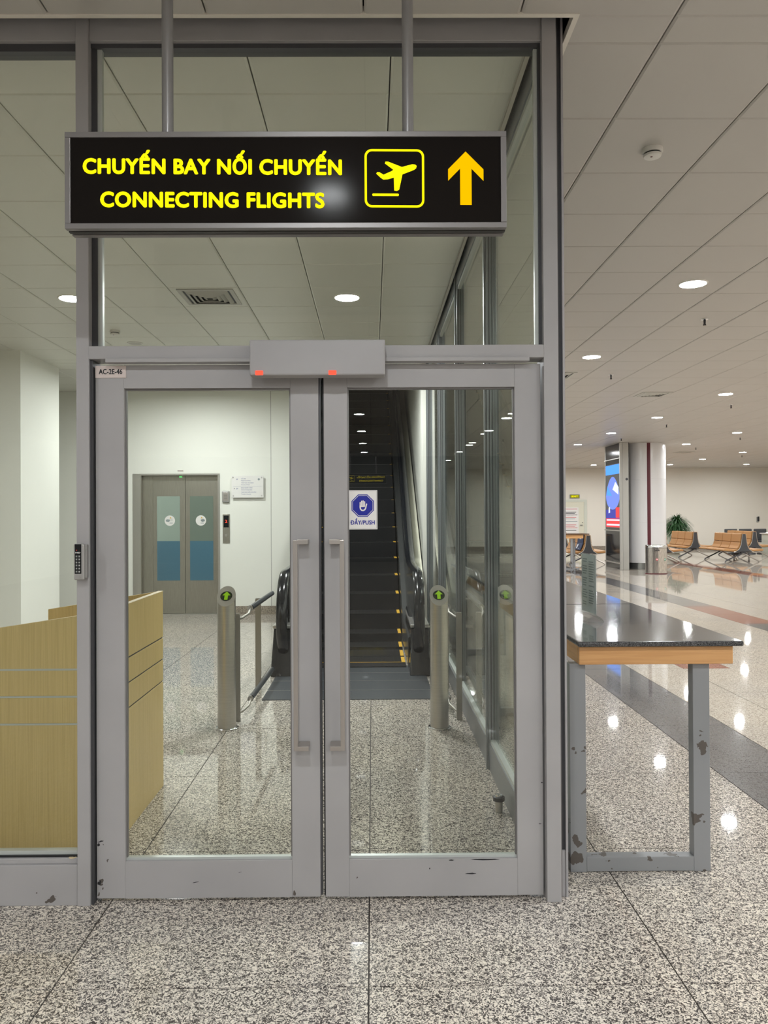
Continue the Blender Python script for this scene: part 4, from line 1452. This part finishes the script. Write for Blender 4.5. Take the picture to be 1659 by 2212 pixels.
def ybin(dx):
    return 19.25 - 0.72 * math.sqrt(max(0, 0.262 ** 2 - dx * dx)) - 0.006
text('lettering', 'NIA', ((6.98, ybin(-0.04), 0.565), FX, FZ), 0.12, 0.045, M['ink'], BN, 0.04, 'C', 0.0005)
for dx, m in ((-0.05, 'redink'), (0.16, 'greenink')):
    b = nb()
    prism(b, ngon(0.036, 4), ((7.02 + dx, ybin(dx), 0.36), FX, FZ), 0.001)
    obj('recycling_mark', b, M[m], BN)
    b = nb()
    prism(b, ngon(0.017, 4), ((7.02 + dx, ybin(dx) - 0.0015, 0.365), FX, FZ), 0.001)
    obj('recycling_mark', b, M['paper'], BN)

# ------------------------------------------------------------------ far wall door and fittings
D3 = T('door_3', 'cream door with a printed notice in the far hall wall', 'door', (8.35, Y1, 0), kind='structure')
fr = nb()
bx(fr, 8.78, 8.90, Y1 - 0.05, Y1, 0, 2.08)
bx(fr, 7.70, 7.82, Y1 - 0.05, Y1, 0, 2.08)
bx(fr, 7.82, 8.78, Y1 - 0.05, Y1, 1.98, 2.08)
obj('door_frame', fr, M['pot'], D3)
obj('door_panel', box(7.82, 8.78, Y1 - 0.03, Y1 - 0.001, 0.005, 1.98), M['doorcream'], D3)
nt = obj('notice', box(7.90, 8.55, Y1 - 0.045, Y1 - 0.03, 0.55, 1.75), M['paper'], D3)
tag(nt, 'white printed notice with red and black lines')
for i, (z, m) in enumerate(((1.68, 'redink'), (1.55, 'ink'), (1.49, 'ink'), (1.43, 'ink'), (1.33, 'redink'), (1.27, 'faint'), (1.16, 'faint'), (1.02, 'redink'), (0.96, 'redink'), (0.90, 'redink'), (0.79, 'ink'))):
    obj('print_line', box(7.95, 8.50 - 0.05 * (i % 3), Y1 - 0.047, Y1 - 0.045, z, z + 0.022), M[m], nt)
b = nb()
tube(b, [(8.70, Y1 - 0.03, 1.02), (8.70, Y1 - 0.08, 1.02), (8.60, Y1 - 0.08, 1.02)], 0.012, 8, side=Vector((0, 0, 1)))
obj('door_handle', b, M['alu_dark'], D3)
b = nb()
tube(b, [(8.71, Y1 - 0.03, 1.12), (8.71, Y1 - 0.05, 1.12)], 0.016, 10)
obj('lock_cylinder', b, M['alu_dark'], D3)
EX = T('exit_sign', 'small glowing yellow-green sign above the far cream door', 'sign', (8.40, Y1 - 0.03, 2.16))
obj('case', box(8.20, 8.60, Y1 - 0.05, Y1, 2.14, 2.29), M['key'], EX)
obj('lit_face', box(8.215, 8.585, Y1 - 0.052, Y1 - 0.05, 2.155, 2.275), M['exitsign'], EX)
text('lettering', 'EXIT', ((8.40, Y1 - 0.053, 2.185), FX, FZ), 0.26, 0.06, M['yellow_lit'], EX, 0.03, 'C', 0.001)
WG = T('wall_phone', 'small dark handset on the far cream wall near the right edge', 'phone', (16.02, Y1 - 0.03, 1.15))
obj('back_plate', box(15.97, 16.05, Y1 - 0.03, Y1, 1.10, 1.32), M['reader_grey'], WG)
obj('handset', box(16.00, 16.06, Y1 - 0.07, Y1 - 0.03, 1.14, 1.34), M['ink'], WG, 0.01)

# ------------------------------------------------------------------ tan back-to-back benches
def bench_proto():
    B = T('airport_bench', '', 'bench', (0, 0, 0), 'tan leather back-to-back airport benches')
    LEN, PITCH = 1.80, 0.60
    for s in (-1, 1):
        for k in range(3):
            y0 = k * PITCH + 0.012
            y1 = (k + 1) * PITCH - 0.012
            b = nb()
            # seat pad
            pts = [(0.13, 0.405), (0.30, 0.385), (0.56, 0.405), (0.615, 0.385), (0.60, 0.345), (0.30, 0.325), (0.13, 0.345)]
            prism(b, [(s * u, v) for u, v in pts], ((0, y0, 0), (1, 0, 0), (0, 0, 1)), -(y1 - y0))
            obj('seat', b, M['leather'], B, 0.012, local=True, seg=2)
            b = nb()
            pts = [(0.20, 0.41), (0.145, 0.50), (0.115, 0.605), (0.065, 0.605), (0.085, 0.50), (0.12, 0.41)]
            prism(b, [(s * u, v) for u, v in pts], ((0, y0, 0), (1, 0, 0), (0, 0, 1)), -(y1 - y0))
            obj('backrest', b, M['leather'], B, 0.012, local=True)
            b = nb()
            pts = [(0.112, 0.615), (0.090, 0.85), (0.075, 0.865), (0.045, 0.865), (0.050, 0.84), (0.063, 0.615)]
            prism(b, [(s * u, v) for u, v in pts], ((0, y0, 0), (1, 0, 0), (0, 0, 1)), -(y1 - y0))
            obj('backrest', b, M['leather'], B, 0.012, local=True)
    prof = [(0.045, 0.85), (0.060, 0.70), (0.085, 0.52), (0.14, 0.40), (0.245, 0.325)]
    poly = [(-u, v) for u, v in reversed(prof)] + prof[:0]
    full = [(-u, v) for u, v in reversed(prof)] + [(u, v) for u, v in prof]
    for y in (-0.035, LEN + 0.005):
        b = nb()
        prism(b, full, ((0, y, 0), (1, 0, 0), (0, 0, 1)), -0.03)
        obj('end_panel', b, M['shell'], B, 0.004, local=True)
    for s in (-1, 1):
        b = nb()
        tube(b, [(s * (u + 0.008), -0.036, v) for u, v in prof] + [(s * 0.30, -0.036, 0.312)], 0.007, 6, side=Vector((0, 1, 0)))
        obj('panel_edge', b, M['steel_lt'], B, local=True)
    obj('beam', box(-0.06, 0.06, 0.02, LEN - 0.02, 0.27, 0.325), M['alu_dark'], B, local=True)
    for y in (0.10, LEN - 0.25):
        for s in (-1, 1):
            b = nb()
            tube(b, [(s * 0.05, y + 0.02, 0.28), (s * 0.30, y + 0.02, 0.315), (s * 0.56, y + 0.02, 0.345)], 0.016, 8, side=Vector((0, 1, 0)))
            obj('seat_arm', b, M['alu'], B, local=True, smooth=True)
            b = nb()
            tube(b, [(0, y, 0.28), (s * 0.16, y, 0.20), (s * 0.50, y, 0.035), (s * 0.52, y, 0.002)], 0.020, 8, side=Vector((0, 1, 0)))
            obj('leg', b, M['alu_dark'] if s < 0 else M['steel_lt'], B, local=True, smooth=True)
    return B
bp = bench_proto()
spots = ((11.20, 23.45, 'tan back-to-back bench nearest the right edge, in front of another bench'),
         (10.77, 25.95, 'tan back-to-back bench beside the potted plant'),
         (12.92, 26.3, 'tan bench partly hidden behind the one nearest the right edge'),
         (8.80, 23.5, 'tan bench mostly hidden behind the white column and bin'),
         (6.30, 22.75, 'tan bench left of the advertising kiosk, with a blue seat cover'),
         (6.55, 26.6, 'tan bench behind the far counter, next to the grey corner post'),
         (13.5, 22.9, 'tan bench cut by the right edge of the view'))
for i, (x, y, lab) in enumerate(spots):
    if i == 0:
        bp.location = (x, y, 0)
        bp['label'] = lab
    else:
        copy_tree(bp, (x, y, 0), lab)
# navy cover hung over the near seat of the bench beside the kiosk
CVX, CVY = 6.30, 22.75
CVR = T('seat_cover', 'navy blue seat cover with a white print hung on the tan bench by the kiosk', 'seat cover', (CVX - 0.1, CVY + 0.3, 0.6))
b = nb()
prism(b, [(-0.03, 0.885), (-0.12, 0.875), (-0.14, 0.62), (-0.22, 0.43), (-0.225, 0.42), (-0.235, 0.43), (-0.155, 0.625), (-0.132, 0.888), (-0.03, 0.897)], ((CVX, CVY + 0.005, 0), (1, 0, 0), (0, 0, 1)), -0.59)
obj('cloth', b, M['navy'], CVR)
b = nb()
for (u0, v0, u1, v1) in ((-0.34, 0.74, -0.24, 0.82), (-0.22, 0.74, -0.16, 0.82), (-0.36, 0.66, -0.12, 0.69)):
    vs = [b.verts.new(p) for p in ((CVX - 0.150, CVY - u0, v0), (CVX - 0.150, CVY - u1, v0), (CVX - 0.145, CVY - u1, v1), (CVX - 0.145, CVY - u0, v1))]
    b.faces.new(vs)
for (u0, v0, u1, v1) in ((-0.50, 0.47, -0.38, 0.58), (-0.36, 0.50, -0.32, 0.60), (-0.30, 0.47, -0.16, 0.51)):
    vs = [b.verts.new(p) for p in ((CVX - 0.225, CVY - u0, v0), (CVX - 0.225, CVY - u1, v0), (CVX - 0.180, CVY - u1, v1), (CVX - 0.180, CVY - u0, v1))]
    b.faces.new(vs)
obj('white_print', b, M['pale'], CVR)

# dark office chairs and desk behind the seats
def dark_chair(x, y, label):
    C_ = T('dark_chair', label, 'chair', (x, y, 0), 'dark chairs behind the tan benches')
    obj('backrest', box(x - 0.235, x + 0.235, y, y + 0.05, 0.45, 0.905), M['shell'], C_, 0.04, seg=3)
    obj('seat', box(x - 0.23, x + 0.23, y - 0.46, y - 0.01, 0.42, 0.48), M['shell'], C_, 0.02)
    b = nb()
    lathe(b, [(0.24, 0.0), (0.22, 0.03), (0.035, 0.06), (0.03, 0.42)], x, y - 0.23, 20)
    obj('pedestal', b, M['alu_dark'], C_, smooth=True)
dark_chair(13.20, 28.6, 'leftmost of three dark chair backs behind the tan benches')
dark_chair(13.74, 28.6, 'middle one of three dark chair backs behind the tan benches')
dark_chair(14.28, 28.6, 'rightmost of three dark chair backs behind the tan benches')
TB = T('white_desk', 'white desk at the right edge behind the tan benches', 'desk', (14.6, 27.6, 0))
obj('top', box(13.95, 15.6, 27.3, 28.0, 0.74, 0.77), M['paper'], TB)
obj('front_panel', box(14.0, 15.55, 27.34, 27.36, 0.25, 0.74), M['pot'], TB)
for x in (14.0, 15.5):
    obj('leg', box(x, x + 0.05, 27.34, 27.95, 0, 0.74), M['pot'], TB)
PP = obj('loose_papers', hexa(nb(), [(14.05, 27.4, 0.771), (14.6, 27.4, 0.771), (14.6, 27.8, 0.771), (14.05, 27.8, 0.771), (14.12, 27.45, 0.80), (14.3, 27.42, 0.86), (14.55, 27.75, 0.80), (14.1, 27.78, 0.80)]), M['paper'])
tag(PP, 'heap of white papers on the white desk', 'papers')

# potted plant
PX, PY = 11.25, 28.75
PT = T('potted_plant', 'tall pale planter with a dense drooping dark green plant against the far wall', 'plant', (PX, PY, 0))
b = nb()
lathe(b, [(0.20, 0.0), (0.26, 0.05), (0.32, 0.60), (0.34, 0.62), (0.34, 0.68), (0.29, 0.68), (0.28, 0.62)], PX - 0.12, PY, 28, True, True)
obj('planter', b, M['pot'], PT, smooth=True)
b = nb()
lathe(b, [(0.06, 0.55), (0.05, 1.05)], PX - 0.05, PY, 10)
obj('stem', b, M['seam'], PT)
b = nb()
for k in range(1100):
    a = random.uniform(0, 2 * math.pi)
    el = random.uniform(0.15, 1.45)
    h0 = random.uniform(0.75, 1.22)
    ln = random.uniform(0.42, 0.72)
    dx, dy = math.cos(a), math.sin(a)
    w = random.uniform(0.014, 0.026)
    pr = Vector((PX + dx * 0.06, PY + dy * 0.06, h0))
    prev = None
    for q in range(6):
        t = q / 5
        p = pr + Vector((dx * math.cos(el) * ln * t, dy * math.cos(el) * ln * t, math.sin(el) * ln * t - 0.62 * ln * t * t * (1.5 - 0.4 * el)))
        sd = Vector((-dy, dx, 0)) * (w * (1 - 0.85 * t))
        cur = (b.verts.new(p - sd), b.verts.new(p + sd))
        if prev:
            b.faces.new((prev[0], prev[1], cur[1], cur[0]))
        prev = cur
fo = obj('foliage', b, M['leaf'], PT)
fo['kind'] = 'stuff'

# far counter seen past the corner post
FC = T('side_counter', 'distant wooden counter on thin metal legs left of the kiosk', 'counter', (4.85, 20.2, 0))
obj('top', box(3.9, 5.55, 19.9, 20.6, 0.955, 0.98), M['seam'], FC)
obj('apron', box(3.93, 5.40, 19.93, 20.5, 0.86, 0.955), M['apron'], FC)
for x, y in ((5.08, 19.95), (5.25, 20.35), (4.0, 19.95), (4.0, 20.35)):
    obj('leg', box(x, x + 0.055, y, y + 0.04, 0, 0.86), M['paint_leg'], FC)
obj('foot_rail', box(4.0, 5.3, 19.96, 19.99, 0.05, 0.09), M['paint_leg'], FC)
